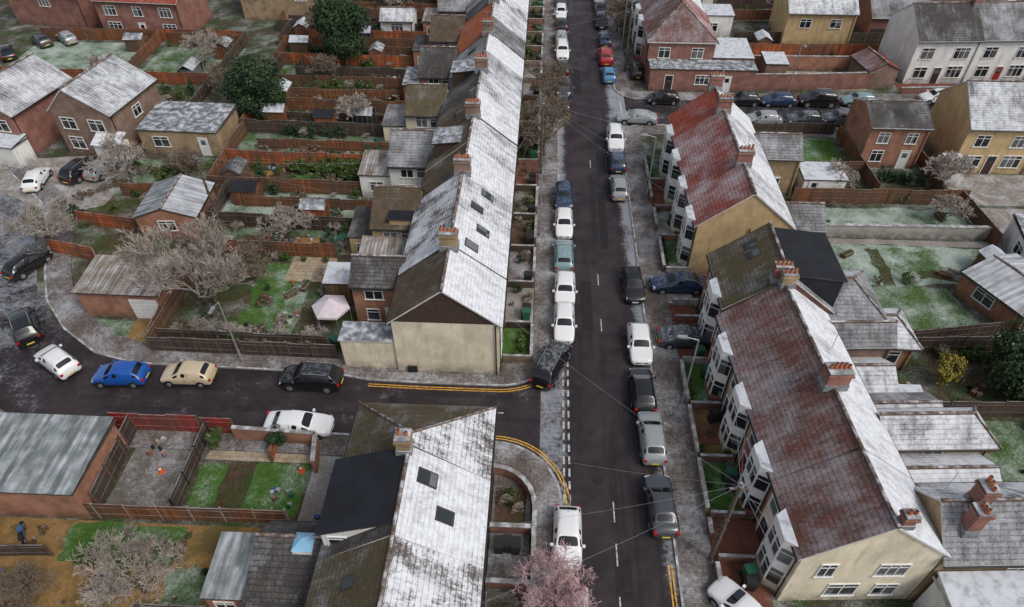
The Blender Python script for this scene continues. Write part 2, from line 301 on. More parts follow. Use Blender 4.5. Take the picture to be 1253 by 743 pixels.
def house(name,cx,cy,rot,w,l,eave,ridge,wall,rl,rr,hS=0,hN=0,ov=.3,og=.1,gable=None,rx=0,wins=(),doors=(),chims=(),bays=(),rooflights=(),parent=None,fas='fascia',extra=None,baywall='red'):
    root=empty(name,(cx,cy,0),math.radians(rot),parent)
    W=MB(); a,b=-w/2,w/2; y0,y1=-l/2,l/2
    W.face([(a,y1,0),(a,y0,0),(a,y0,eave),(a,y1,eave)],wall); W.face([(b,y0,0),(b,y1,0),(b,y1,eave),(b,y0,eave)],wall)
    W.face([(a,y0,0),(b,y0,0),(b,y0,eave),(a,y0,eave)],wall); W.face([(b,y1,0),(a,y1,0),(a,y1,eave),(b,y1,eave)],wall)
    g=gable or wall; e=.02 if gable else 0
    if not hS: W.face([(a,y0-e,eave),(b,y0-e,eave),(rx,y0-e,ridge)],g)
    if not hN: W.face([(b,y1+e,eave),(a,y1+e,eave),(rx,y1+e,ridge)],g)
    W.build('walls',root)
    T=.14; Rf=MB(); sl=(ridge-eave)/(rx-a); sr=(ridge-eave)/(b-rx); zl=eave-sl*ov+T; zr=eave-sr*ov+T; zt=ridge+T
    s0=y0-(ov if hS else og); n1=y1+(ov if hN else og); rs=y0+hS if hS else s0; rn=y1-hN if hN else n1
    A=(a-ov,s0,zl);B=(b+ov,s0,zr);C=(b+ov,n1,zr);D=(a-ov,n1,zl);E=(rx,rs,zt);F=(rx,rn,zt)
    Rf.slab([A,E,F,D],T,rl,fas); Rf.slab([B,C,F,E],T,rr,fas)
    if hS: Rf.slab([A,B,E],T,rl,fas)
    if hN: Rf.slab([C,D,F],T,rl,fas)
    Rf.tube((rx,rs,zt),(rx,rn,zt),.12,.12,6,'ridge')
    if hS: Rf.tube(A,E,.09,.1,5,'ridge'); Rf.tube(B,E,.09,.1,5,'ridge')
    if hN: Rf.tube(C,F,.09,.1,5,'ridge'); Rf.tube(D,F,.09,.1,5,'ridge')
    for x,z in((a-ov-.05,zl-T+.02),(b+ov+.05,zr-T+.02)): Rf.tube((x,s0,z),(x,n1,z),.06,.06,5,'black')
    Rf.build('roof',root)
    Wn=MB()
    for q in wins: window(Wn,frame(q[0],w,l),*q[1:])
    for q in doors: door(Wn,frame(q[0],w,l),*q[1:])
    for u in bays: bay(Wn,w,u,eave,baywall)
    if wins or doors or bays: Wn.build('windows_and_doors',root)
    P_=MB()
    P_.tube((a-.08,y0+.25,0),(a-.08,y0+.25,eave-.1),.045,.045,6,'black'); P_.tube((b+.08,y0+.25,0),(b+.08,y0+.25,eave-.1),.045,.045,6,'black'); P_.build('drainpipes',root)
    if chims:
        Ch=MB()
        for q in chims: chimney(Ch,*q)
        Ch.build('chimney',root)
    if rooflights:
        Q=MB()
        for (side,y,t,ww,hh) in rooflights:
            ex,ez=(a,eave) if side=='L' else (b,eave); dx,dz=rx-ex,ridge-eave; L=math.hypot(dx,dz); ux,uz=dx/L,dz/L; nx,nz=(-uz if side=='L' else uz),abs(ux)
            def P(yy,tt,n): return (ex+ux*tt+nx*n,yy,ez+uz*tt+nz*n+T)
            for (m,h,i) in(('fasciad',.05,0),('glass',.07,.08)):
                t0=t*L-hh/2+i; t1=t*L+hh/2-i; q=[P(y-ww/2+i,t0,-.02),P(y+ww/2-i,t0,-.02),P(y+ww/2-i,t1,-.02),P(y-ww/2+i,t1,-.02)]; q2=[P(y-ww/2+i,t0,h),P(y+ww/2-i,t0,h),P(y+ww/2-i,t1,h),P(y-ww/2+i,t1,h)]
                if side=='L': q=q[::-1]; q2=q2[::-1]
                Q.hexa(q,q2,m)
        Q.build('rooflight',root)
    if extra: 
        X=MB(); extra(X); X.build('extension',root)
    return root
def flatbldg(name,x0,x1,y0,y1,h,wall,top,slope=.0,wins=(),doors=(),rot=0,ov=.12,parent=None,fas='fasciad'):
    cx,cy=(x0+x1)/2,(y0+y1)/2; w,l=x1-x0,y1-y0
    root=empty(name,(cx,cy,0),math.radians(rot),parent); 
    W=MB(); a,b,c,d=-w/2,w/2,-l/2,l/2
    W.hexa([(a,c,0),(b,c,0),(b,d,0),(a,d,0)],[(a,c,h),(b,c,h),(b,d,h+slope),(a,d,h+slope)],wall); W.build('walls',root)
    Q=MB(); k=slope/l; Q.slab([(a-ov,c-ov,h+.13-k*ov),(b+ov,c-ov,h+.13-k*ov),(b+ov,d+ov,h+slope+.13+k*ov),(a-ov,d+ov,h+slope+.13+k*ov)],.12,top,fas)
    for u in (0.,1.): Q.box(a-ov+u*(w+2*ov)-.05,a-ov+u*(w+2*ov)+.05,c-ov,d+ov,h+.02,h+.1,fas)
    Q.build('roof',root)
    if wins or doors:
        V=MB()
        for q in wins: window(V,frame(q[0],w,l),*q[1:])
        for q in doors: door(V,frame(q[0],w,l),*q[1:])
        V.build('windows_and_doors',root)
    return root
def patch(name,poly,m,z=.02):
    cx=sum(p[0] for p in poly)/len(poly); cy=sum(p[1] for p in poly)/len(poly)
    b=MB(); b.prism([(p[0]-cx,p[1]-cy) for p in poly],0,z,m); return b.build(name,loc=(cx,cy,0))
def rect(name,x0,x1,y0,y1,m,z=.02): return patch(name,[(x0,y0),(x1,y0),(x1,y1),(x0,y1)],m,z)
def wob(name,x0,x1,y0,y1,m,z=.03,a=.35):
    p=[]; n=7
    for i in range(n): p.append((x0+(x1-x0)*i/n+R.uniform(-a,a)*.5,y0+R.uniform(-a,a)))
    for i in range(n): p.append((x1+R.uniform(-a,a),y0+(y1-y0)*i/n+R.uniform(-a,a)*.3))
    for i in range(n): p.append((x1-(x1-x0)*i/n+R.uniform(-a,a)*.5,y1+R.uniform(-a,a)))
    for i in range(n): p.append((x0+R.uniform(-a,a),y1-(y1-y0)*i/n+R.uniform(-a,a)*.3))
    return patch(name,p,m,z)
def fence(x0,y0,x1,y1,h=1.7,m='fence',name='wooden_fence',post='fpost'):
    L=math.hypot(x1-x0,y1-y0); n=max(1,round(L/1.83)); s=L/n; b=MB(); hh=h
    for i in range(n+1): b.box(i*s-.05,i*s+.05,-.05,.05,0,h+R.uniform(.02,.1),post)
    for i in range(n):
        hh=h+R.uniform(-.1,.04); y=R.uniform(-.03,.03); b.box(i*s+.05,(i+1)*s-.05,y-.02,y+.02,.05,hh,m); b.box(i*s+.05,(i+1)*s-.05,y-.035,y+.035,hh,hh+.025,m)
        b.box(i*s+.05,(i+1)*s-.05,y-.045,y-.02,h*.3,h*.3+.07,m); b.box(i*s+.05,(i+1)*s-.05,y-.045,y-.02,h*.75,h*.75+.07,m)
    return b.build(name,loc=(x0,y0,0),rot=math.atan2(y1-y0,x1-x0))
def wallr(pts,h=.9,m='red',t=.22,name='brick_wall'):
    b=MB(); x0,y0=pts[0]
    for (p,q) in zip(pts[:-1],pts[1:]):
        d=Vector((q[0]-p[0],q[1]-p[1])); L=d.length; d/=L; n=Vector((-d.y,d.x))*t/2; nc=n*1.3
        P=Vector((p[0]-x0,p[1]-y0)); Q=Vector((q[0]-x0,q[1]-y0))
        def c(v,z): return (v.x,v.y,z)
        k=[P-n,Q-n,Q+n,P+n]; b.hexa([c(v,0) for v in k],[c(v,h) for v in k],m)
        k=[P-nc,Q-nc,Q+nc,P+nc]; b.hexa([c(v,h) for v in k],[c(v,h+.07) for v in k],'kerb')
    return b.build(name,loc=(x0,y0,0))
def offs(pts,d):
    out=[]
    for i,p in enumerate(pts):
        a=Vector(pts[max(i-1,0)]); c=Vector(pts[min(i+1,len(pts)-1)]); t=(c-a).normalized(); n=Vector((-t.y,t.x)); out.append((p[0]+n.x*d,p[1]+n.y*d))
    return out
def strip(name,pts,d0,d1,z0,z1,m):
    a=offs(pts,d0);c=offs(pts,d1); b=MB()
    if d0>d1: a,c=c,a
    for i in range(len(pts)-1):
        q=[a[i],a[i+1],c[i+1],c[i]]
        b.face([(*p,z1) for p in q],m)
        if z1-z0>.03:
            b.face([(*a[i],z0),(*a[i+1],z0),(*a[i+1],z1),(*a[i],z1)],m); b.face([(*c[i+1],z0),(*c[i],z0),(*c[i],z1),(*c[i+1],z1)],m)
    return b.build(name)
def arc(cx,cy,r,a0,a1,n=10): return [(cx+r*math.cos(math.radians(a0+(a1-a0)*i/n)),cy+r*math.sin(math.radians(a0+(a1-a0)*i/n))) for i in range(n+1)]

# ------------------------------------------------------------ ground & roads
g=MB(); g.face([(-700,-500,0),(700,-500,0),(700,900,0),(-700,900,0)],'ground'); g.build('ground')
g=MB(); g.face([(0.6,-40,.012),(9.9,-40,.012),(9.9,300,.012),(0.6,300,.012)],'road_main'); g.build('main_road')
strip('side_road',[(8,29.7),(-5,29.7),(-14,29.9),(-28,30.1),(-34,30.7),(-40,33.4),(-44.8,38),(-48.4,44),(-53,51),(-62,58),(-80,66)],-3.9,3.7,0,.008,'road')
strip('side_road',[(5,74.4),(36,74.6),(70,78),(110,84)],-3.8,3.8,0,.008,'road')
KL=[(2,150),(2,110),(2,80),(2,60),(2,45)]+arc(-2.5,36.5,4.5,0,-90)+[(-8,32),(-12,32.1),(-15,32.6),(-22,32.8),(-30,32.9),(-33.5,33.8),(-37.2,36.2),(-40.4,39.4),(-42.6,43),(-44.4,47),(-48.5,53),(-56,59.2),(-70,66)]
KS=[(-80,60),(-66,54),(-58,48),(-53,41),(-49,35),(-44,30.2),(-38,27.6),(-32,27.3),(-20,27.4),(-8,27.3)]+arc(-2.5,22.6,4.6,90,0)+[(2.1,15),(2.1,0),(2.1,-40)]
KR=[(8.7,-40),(8.7,30),(8.8,50),(8.8,66)]+arc(11.8,68.4,3,180,90,6)+[(25,71.4),(36,71.6),(70,75),(110,81)]
KR2=[(110,87),(70,81),(36,77.7),(25,77.6)]+arc(11.8,80.5,3,270,180,6)+[(8.8,100),(8.8,150)]
for K,w in((KL,-2.1),(KS,-1.8),(KR,-2.2),(KR2,-2.0)):
    strip('kerb',K,0,-.15,0,.125,'kerb'); strip('pavement',K,-.15,w,0,.12,'pave')
YL1=[(2,42)]+arc(-2.5,36.5,4.5,0,-90)+[(-8,32),(-12,32.1)]; YL2=[(-8,27.3)]+arc(-2.5,22.6,4.6,90,0)+[(2.1,20)]
for K in (YL1,YL2):
    for d in(.22,.42): strip('double_yellow_line',K,d,d+.08,0,.017,'ypaint')
for d in(.2,.4): rect('double_yellow_line',8.7-d-.08,8.7-d,6,19,'ypaint',.017)
b=MB()
y=22.8
while y<36: b.box(2.15,2.28,y,y+.6,.0,.017,'wpaint'); b.box(2.50,2.63,y,y+.6,0,.017,'wpaint'); y+=.95
b.build('give_way_marking')
b=MB()
for y in (2,6.6,11.2,15.6,18.8,21.6,38,43.5,62): b.box(5.25,5.33,y,y+1.4,0,.017,'wpaint')
for x in (-3.5,-7.5): b.box(x,x+1.5,29.6,29.68,0,.016,'wpaint')
b.build('centre_line_marking')
b=MB(); b.box(9.3,9.45,71.8,77.3,0,.017,'wpaint'); b.build('give_way_marking')
for (x,y,w,l) in ((4.2,41,.9,6),(6.1,53,.7,9),(5.6,18,1,2.5),(-8,29,3,.9),(6.4,63,.8,5),(4.3,82,.9,7)): rect('asphalt_patch',x-w/2,x+w/2,y-l/2,y+l/2,'patcha',.0145)
for (x,y) in((4.4,24.5),(6.2,36),(3.9,57),(-10,30.5),(5,46.5),(-20,29.3)):
    b=MB(); b.tube((0,0,0),(0,0,.018),.33,.33,18,'patcha'); b.tube((0,0,.0),(0,0,.021),.26,.26,18,'black'); b.build('manhole_cover',loc=(x,y,0))

# ------------------------------------------------------------ cars
def carmesh(kind):
    if kind=='hatch': L,hw=4.05,.87; st=[(2.02,.60,.52,.56,.5,0),(1.92,.76,.66,.70,.62,0),(1.5,.85,.80,.86,.68,0),(1.0,.87,.88,.97,.72,1),(.25,.87,.93,1.42,.60,2),(-.32,.87,.94,1.47,.61,2),(-.42,.87,.94,1.47,.61,3),(-1.25,.87,.95,1.44,.60,2),(-1.78,.84,.96,1.06,.62,1),(-1.95,.8,.84,.88,.6,0),(-2.02,.7,.50,.54,.5,0)]; wb=1.25;wr=.31
    elif kind=='sedan': L,hw=4.6,.9; st=[(2.3,.62,.52,.56,.5,0),(2.18,.8,.66,.70,.62,0),(1.7,.88,.80,.86,.7,0),(1.1,.9,.88,.95,.74,1),(.3,.9,.92,1.37,.60,2),(-.3,.9,.93,1.42,.61,2),(-.4,.9,.93,1.42,.61,3),(-1.05,.9,.94,1.36,.60,2),(-1.65,.88,.95,1.02,.70,1),(-2.15,.84,.90,.95,.68,0),(-2.28,.74,.55,.6,.55,0)]; wb=1.38;wr=.32
    elif kind=='suv': L,hw=4.5,.92; st=[(2.24,.66,.6,.64,.55,0),(2.14,.82,.78,.84,.66,0),(1.7,.9,.95,1.02,.74,0),(1.15,.92,1.02,1.1,.76,1),(.5,.92,1.06,1.6,.66,2),(-.3,.92,1.07,1.68,.67,2),(-.4,.92,1.07,1.68,.67,3),(-1.6,.92,1.08,1.63,.66,2),(-2.02,.89,1.08,1.18,.68,1),(-2.18,.84,.95,1.0,.66,0),(-2.25,.76,.55,.6,.6,0)]; wb=1.35;wr=.36
    else: L,hw=4.9,.97; st=[(2.45,.7,.6,.66,.6,0),(2.35,.86,.85,.9,.7,0),(1.95,.95,1.0,1.08,.78,1),(1.2,.97,1.1,1.85,.80,2),(.4,.97,1.12,1.92,.82,2),(.3,.97,1.12,1.92,.82,3),(-1.0,.97,1.12,1.93,.82,3),(-2.2,.97,1.12,1.9,.82,3),(-2.4,.95,1.1,1.8,.82,3),(-2.45,.9,.6,.66,.7,0)]; wb=1.55;wr=.34
    bm=bmesh.new(); rings=[]
    for (y,w,be,tp,tw,k) in st:
        cr=.035 if k else .03
        h=[(w*.88,.2),(w,.36),(w*1.005,.36+(be-.36)*.55),(w*.96,be),(tw,tp),(tw*.5,tp+cr),(0,tp+cr*1.3)]
        pts=[(x,y,z) for x,z in h]+[(-x,y,z) for x,z in h[-2::-1]]
        rings.append([bm.verts.new(p) for p in pts])
    N=13; side=[];wind={0:[],1:[]}
    for i in range(len(st)-1):
        k0,k1=st[i][5],st[i+1][5]
        for j in range(N-1):
            f=bm.faces.new([rings[i][j],rings[i+1][j],rings[i+1][j+1],rings[i][j+1]]); f.smooth=True
            if j in(3,8) and k0>0 and k1>0 and not(k0==3 and k1 in(2,3)) : side.append(f)
            if j in(4,5,6,7) and ((k0==1 and k1>=2)): wind[0].append(f)
            if j in(4,5,6,7) and ((k0>=2 and k1==1)): wind[1].append(f)
        f=bm.faces.new([rings[i][0],rings[i][-1],rings[i+1][-1],rings[i+1][0]]); f.material_index=2
    for rg in(rings[0],rings[-1]):
        for j in range(6): 
            f=bm.faces.new([rg[j],rg[j+1],rg[-2-j],rg[-1-j]] if rg is rings[0] else [rg[-1-j],rg[-2-j],rg[j+1],rg[j]]) if j<5 else bm.faces.new([rg[5],rg[6],rg[7]] if rg is rings[0] else [rg[7],rg[6],rg[5]])
            if j==0: f.material_index=2
    bmesh.ops.recalc_face_normals(bm,faces=bm.faces)
    bmesh.ops.inset_individual(bm,faces=side,thickness=.045,depth=-.008)
    for f in side: f.material_index=1
    for q in wind.values():
        if q:
            bmesh.ops.inset_region(bm,faces=q,thickness=.04,depth=-.008)
            for f in q: f.material_index=1
    me=bpy.data.meshes.new('t'); bm.to_mesh(me); bm.free()
    for m in('carpaint','carglass','black'): me.materials.append(M[m])
    o=bpy.data.objects.new('t',me); COL.objects.link(o); mo=o.modifiers.new('s','SUBSURF'); mo.levels=2; mo.render_levels=2
    dg=bpy.context.evaluated_depsgraph_get(); me2=bpy.data.meshes.new_from_object(o.evaluated_get(dg)); bpy.data.objects.remove(o)
    b=MB(); b.ms=[M['carpaint'],M['carglass'],M['black']]
    b.v=[tuple(v.co) for v in me2.vertices]; b.f=[list(p.vertices) for p in me2.polygons]; b.fm=[p.material_index for p in me2.polygons]; b.sm=[True]*len(b.f)
    F,B=st[0][0],st[-1][0]; zl=st[1][2]
    for sx in(1,-1):
        for y in(wb,-wb+.02):
            b.tube((sx*(hw-.25),y,wr+.02),(sx*(hw+.004),y,wr+.02),wr+.06,wr+.06,20,'black'); b.tube((sx*(hw-.2),y,wr),(sx*(hw+.02),y,wr),wr,wr-.01,20,'tyre'); b.tube((sx*(hw),y,wr),(sx*(hw+.03),y,wr),wr*.66,wr*.6,12,'hub')
        b.box(*sorted((sx*(hw-.02),sx*(hw+.16))),st[3][0]-.3,st[3][0]-.15,st[3][2]+.02,st[3][2]+.16,'carpaint')
        c=sx*(hw-.26); x0,x1=sorted((c-.17,c+.15)); b.hexa([(x0,F-.25,zl-.1),(x1,F-.25,zl-.1),(x1,F-.045-(.1 if sx>0 else 0),zl-.1),(x0,F-.045-(.1 if sx<0 else 0),zl-.1)],[(x0,F-.32,zl+.07),(x1,F-.32,zl+.07),(x1,F-.13-(.1 if sx>0 else 0),zl+.05),(x0,F-.13-(.1 if sx<0 else 0),zl+.05)],'lamp')
        zt=st[-2][2]; x0,x1=sorted((sx*(hw-.3),sx*(hw-.1))); b.box(x0,x1,B+.0,B+.2,zt-.2,zt-.02,'tail')
        b.box(*sorted((sx*(hw-.015),sx*(hw+.003))),-wb+.4,wb-.4,.24,.34,'black')
        for yy in(.0,-.75): b.box(*sorted((sx*(hw-.01),sx*(hw+.014))),yy-.2,yy-.05,st[3][2]-.12,st[3][2]-.08,'black')
        if kind=='suv': b.tube((sx*.6,.3,1.73),(sx*.6,-1.4,1.70),.025,.025,5,'metal')
    b.box(-.26,.26,B-.02,B+.05,.42,.53,'platey'); b.box(-.26,.26,F-.06,F+.01,.36,.46,'platew')
    b.box(-.45,.45,F-.1,F-.005,.47,zl-.1,'black'); b.tube((0,-1.1,1.42 if kind in('hatch','sedan') else 1.66),(0,-1.2,1.56 if kind in('hatch','sedan') else 1.8),.012,.006,4,'black')
    return b.mesh('car_'+kind)
CM={k:carmesh(k) for k in('hatch','sedan','suv','van')}
CC={'w':(.74,.75,.76),'k':(.008,.009,.011),'g':(.05,.055,.065),'s':(.27,.29,.30),'b':(.01,.08,.34),'t':(.18,.28,.30),'r':(.38,.02,.025),'d':(.015,.035,.08),'c':(.52,.43,.30),'l':(.05,.20,.38)}
CR=random.Random(3)
def car(x,y,rot,kind,c,name='parked_car'):
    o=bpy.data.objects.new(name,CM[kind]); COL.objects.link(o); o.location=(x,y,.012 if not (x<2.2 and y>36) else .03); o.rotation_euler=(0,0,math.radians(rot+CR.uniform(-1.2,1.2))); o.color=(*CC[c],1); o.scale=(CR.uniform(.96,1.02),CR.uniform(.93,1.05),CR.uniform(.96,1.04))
for q in [(2.35,20.2,180,'hatch','w'),(8.15,22.6,2,'sedan','g'),(8.1,27.7,1,'hatch','s'),(7.85,31.8,0,'hatch','k'),(8.05,36.3,180,'hatch','w'),(8.1,43.1,181,'hatch','k'),
 (7.9,57.7,0,'hatch','s'),(8.0,62.6,0,'hatch','d'),(8.1,66.9,180,'suv','w'),(8.3,83.1,0,'hatch','l'),(8.2,88.5,0,'suv','r'),(8.4,93.9,0,'hatch','d'),(8.2,100.6,180,'hatch','k'),(8.3,106,0,'sedan','k'),(8.3,111,0,'hatch','w'),
 (1.35,33.9,-22,'suv','k'),(2.3,38.3,180,'hatch','w'),(2.4,42.3,180,'hatch','w'),(2.35,46.8,0,'hatch','t'),(2.4,51.4,180,'hatch','w'),(2.4,55.8,180,'hatch','d'),
 (2.5,75.2,0,'hatch','k'),(2.6,79.6,180,'sedan','g'),(2.5,84.6,0,'hatch','k'),(2.5,89.8,180,'suv','w'),(2.4,94.6,0,'hatch','s'),(2.5,99.1,0,'hatch','k'),(2.4,103.8,180,'hatch','w'),(2.4,108.5,180,'hatch','g'),(2.4,113,180,'hatch','w'),
 (-16.1,31.7,88,'suv','k'),(-25.2,31.7,90,'hatch','c'),(-30.1,31.4,92,'hatch','b'),(-35.5,32.5,58,'hatch','w'),(-39.9,35.9,40,'suv','k'),(-44.0,43.4,-22,'hatch','k'),(-15.9,27.6,270,'sedan','w'),
 (-50.6,56.4,12,'hatch','w'),(-46.9,58.2,-14,'suv','k'),(-44.9,58.5,-14,'hatch','s'),(11.6,37.2,-88,'sedan','g'),(11.9,43.4,92,'sedan','d'),
 (10.9,71.9,88,'sedan','s'),(14.4,76.9,92,'hatch','k'),(23.9,77.0,91,'hatch','k'),(28,77.0,91,'hatch','d'),(32.7,77.2,91,'suv','k'),(25.2,72.3,90,'hatch','s'),(29.9,72.4,90,'hatch','g'),(34.0,72.6,90,'suv','g'),(37.6,77.5,91,'hatch','t'),(41,72.8,95,'hatch','k'),(47,78.6,95,'hatch','w'),
 (11.9,16.3,40,'hatch','w'),(2.6,15.2,180,'hatch','w'),(-69,90,50,'hatch','g'),(-66,91,50,'hatch','s'),(-71.5,86,40,'sedan','k'),(53,59,40,'hatch','r'),(56,58,60,'hatch','b')]:
    car(*q)
for q in [(66,107,10,'van','w'),(69.5,107.5,10,'van','w'),(73,108,10,'van','s'),(12,84.5,0,'hatch','k')]: car(*q,name='parked_van' if q[3]=='van' else 'parked_car')

# ------------------------------------------------------------ left terrace
def ldorm(X):
    X.hexa([(-3.2,-1.3,5.6),(-.6,-1.3,5.6),(-.6,1.3,5.6),(-3.2,1.3,5.6)],[(-3.2,-1.3,7.3),(-.6,-1.3,7.6),(-.6,1.3,7.6),(-3.2,1.3,7.3)],'tilehung','felt'); X.slab([(-3.4,-1.45,7.38),(-.4,-1.45,7.74),(-.4,1.45,7.74),(-3.4,1.45,7.38)],.1,'feltg','fasciad')
LTm=[('r_brown','r_white'),('r_patch','r_white'),('r_patch','r_whiteg'),('r_brown','r_white'),('r_moss','r_whiteg'),('r_brown','r_white'),('r_dark','r_whiteg'),('r_dark','r_whiteblue'),('r_grey','r_white'),('r_orange','r_grey'),('r_orange','r_whiteg'),('r_dark','r_patch'),('r_grey','r_white'),('r_brown','r_grey'),('r_patch','r_white'),('r_grey','r_whiteg'),('r_dark','r_grey'),('r_red','r_white')]
walls=['cream','orange','cream','tan','tanb','red','pink','white','tanb','red','cream','orange','tan','red','white','tan','red','cream']
HW=4.8
for i in range(18):
    y0=33.2+HW*i; yc=y0+HW/2; j=i%2; dz=[0,.12,.1,-.05,0,.15,.05,-.1][i%8]
    wins=[('E',-1.1,3.2,1.3,1.2,2),('E',1.2,3.2,1.3,1.2,2),('E',.9*(1 if j else -1),.9,1.7,1.4,3)]
    rl=[]
    if i in(1,2): rl=[('R',-1.2,.62,.9,1.2),('R',1.2,.45,.9,1.2)]
    if i in(5,8,12): rl=[('L',0,.55,.8,1.1)]
    ch=[(0,HW/2,8.0,9.5,1.25,.75,'brown',5)] if j==0 else []
    if i==0: ch=[(0,HW/2-.1,8.0,9.5,1.25,.75,'tanb',5)]
    h=house('terraced_house',-6.25,yc,0,7.5,HW-.01,5.2+dz,8.2+dz,walls[i],*LTm[i],wins=wins,doors=[('E',-.9*(1 if j else -1)-.3,'door1' if i%3 else 'door2')],chims=ch,rooflights=rl,gable='tilehung' if i==0 else None,og=.16 if i==0 else .0,fas='fasciad' if i%2 else 'fascia',extra=ldorm if i in(4,7,13) else None)
    if i>=3 and j==1:
        wl=walls[(i*5)%18]; x0=-13.8-R.uniform(0,.6); wd=5.0 
        house('rear_wing',(x0-10)/2+6.25,-HW/2,90,wd,-10-x0,4.3+R.uniform(-.2,.3),6.1,wl,['r_dark','r_brown','r_grey','r_moss'][i//2%4],'r_white',rx=.6,wins=[('W',.4,3.0,1.1,1.1,2),('W',-.9,3.0,.7,.9,1),('W',.5,.9,1.5,1.2,2)],doors=[('W',-1.2,'door1')],parent=h,fas='fasciad')
        x2=x0-R.uniform(2,3.2)
        flatbldg('kitchen_extension',x2+6.25,x0+6.25-.02,-HW/2-1.8,-HW/2+1.9,2.6,wl,['feltg','r_dark','sheetb','r_grey'][i//2%4],.4,parent=h,wins=[('S',0,.9,1.2,1.0,2)])
flatbldg('side_extension',-14.0,-10.02,33.35,35.0,2.9,'cream','feltg',.15,ov=.08,fas='fascia')
house('rear_extension',-12,39.2,90,2.9,3.9,4.4,5.6,'orange','r_dark','r_brown',rx=.4,wins=[('W',0.3,3.0,1.3,1.1,2),('W',.6,.8,.9,1.1,1)],doors=[('W',-.9,'doorw')],fas='fasciad')
flatbldg('rear_extension',-14.6,-10.02,42.2,45.0,2.7,'tanb','sheetb',.5,wins=[('S',0,.9,1.2,1,2)])
flatbldg('rear_extension',-12.3,-10.02,45.2,49.6,5.0,'tan','felt',.1,wins=[('S',0,3.2,1.2,1.1,2)])
flatbldg('lean_to_shed',-17.0,-15.0,40.2,42.4,2.2,'shedw','feltw',.2)
b=MB(); b.box(-.35,.35,-.12,0,0.12,.75,'black'); b.build('utility_cabinet',loc=(-8.9,33.1,0))
b=MB(); b.tube((0,0,0),(0,0,5.0),.05,.05,6,'black'); b.tube((.0,0,5.0),(.25,.1,5.15),.05,.05,6,'black'); b.build('drainpipe',loc=(-2.7,33.1,.12))

# ------------------------------------------------------------ south-west block
def dormer(X):
    X.hexa([(-4.0,-1.8,4.6),(-.35,-1.8,4.6),(-.35,2.45,4.6),(-4.0,2.45,4.6)],[(-4.0,-1.8,6.6),(-.35,-1.8,7.9),(-.35,2.45,7.9),(-4.0,2.45,6.6)],'white','felt')
    X.slab([(-4.2,-1.95,6.70),(-.1,-1.95,8.2),(-.1,2.5,8.2),(-4.2,2.5,6.70)],.12,'felt','fasciad')
    fr=lambda u,n,z:(u,-1.8-n,z); window(X,fr,-3.2,5.5,.9,.8,1)
house('semi_detached_house',-6.45,23.4,0,7.9,4.9,5.2,8.25,'red','r_moss','r_patch',hN=4.2,chims=[(-.2,-2.6,8.0,9.3,.75,.75,'tanb',2)],wins=[('N',-2,3.2,1.3,1.1,2),('N',2,.9,1.5,1.2,2),('E',0,3.2,1.4,1.1,2),('E',0,.8,1.8,1.3,3)],og=0,fas='fasciad')
house('semi_detached_house',-6.45,18.4,0,7.9,5.09,5.2,8.1,'white','r_dark','r_white',extra=dormer,wins=[('E',-1,3.2,1.4,1.1,2),('E',1,.8,1.8,1.3,3)],rooflights=[('R',-.6,.45,.8,1.1),('R',1.1,.72,.9,1.2)],og=0,fas='fascia')
house('semi_detached_house',-6.45,12.9,0,7.9,5.9,5.2,8.0,'tanb','r_moss','r_patch',wins=[('E',0,3.2,1.4,1.1,2),('W',0,3.2,1.4,1.1,2)],rooflights=[('L',1.2,.5,.7,.9)],chims=[(0,-2.8,7.8,9.4,1.2,.7,'brown',4)],og=0)
house('semi_detached_house',-6.45,6.9,0,7.9,5.9,5.2,8.0,'red','r_dark','r_white',og=0)
house('rear_wing',-12.45,16.6,90,4.6,4.1,3.0,4.3,'tanb','r_dark','r_dark',rx=.9,wins=[('W',0,.9,1.3,1.1,2)],fas='fascia')
b=MB(); b.hexa([(-.55,-.55,0),(.55,-.55,0),(.55,.55,0),(-.55,.55,0)],[(-.5,-.5,.5),(.5,-.5,.5),(.5,.5,.5),(-.5,.5,.5)],'upvc'); 
for i in range(4):
    q=[(-.55,-.55,.5),(.55,-.55,.5),(.55,.55,.5),(-.55,.55,.5)]; b.face([q[i],q[(i+1)%4],(0,0,.95)],'skyl')
b.build('lantern_skylight',loc=(-11.9,17.2,3.9))
flatbldg('garden_outbuilding',-17.1,-14.55,14.9,18.3,2.4,'orange','sheet',.3,wins=[('S',-.3,1,1.0,.9,2)])
flatbldg('rear_wing',-14.2,-10.5,10.5,14.2,2.7,'orange','r_dark',.6)
flatbldg('large_garage',-40,-26.9,20.3,25.5,2.9,'orange','sheet',.25,ov=.15)
fence(-28.4,27.0,-22.4,27.0,1.9,'fencer'); fence(-22.2,27.0,-20.1,27.0,1.7,'fencer'); wallr([(-20,26.6),(-14.3,26.4),(-13.9,24.2)],1.3,'orange')
fence(-26.6,21,-27.0,26.9,1.8,'fenced'); fence(-21.8,21,-21.9,26.8,1.5,'fenced',post='black'); fence(-28.3,20.4,-14.6,20.6,1.6,'fence',post='concpost'); fence(-17.0,24.9,-17.1,26.3,1.2,'fenceo')
rect('frosty_courtyard',-26.5,-22,20.8,26.7,'gcourt',.03); wob('lawn',-21.5,-19.8,21,24.6,'lawng',.03,.1); rect('garden_bed',-19.7,-18,21,24.8,'soil',.05); wob('lawn',-17.9,-14.4,21,24.8,'lawng',.03,.1); rect('patio',-21.5,-14.2,24.9,26.4,'patio',.026); rect('patio',-14.2,-10.5,18.6,26.2,'conc',.022)
b=MB(); b.box(-.8,.8,-.02,.02,0,.03,'soil')
for k in range(6): b.box(-.75+.26*k,-.68+.26*k,-1.7,1.7,0,.06,'soil')
b.build('vegetable_bed',loc=(-18.85,22.9,.05))
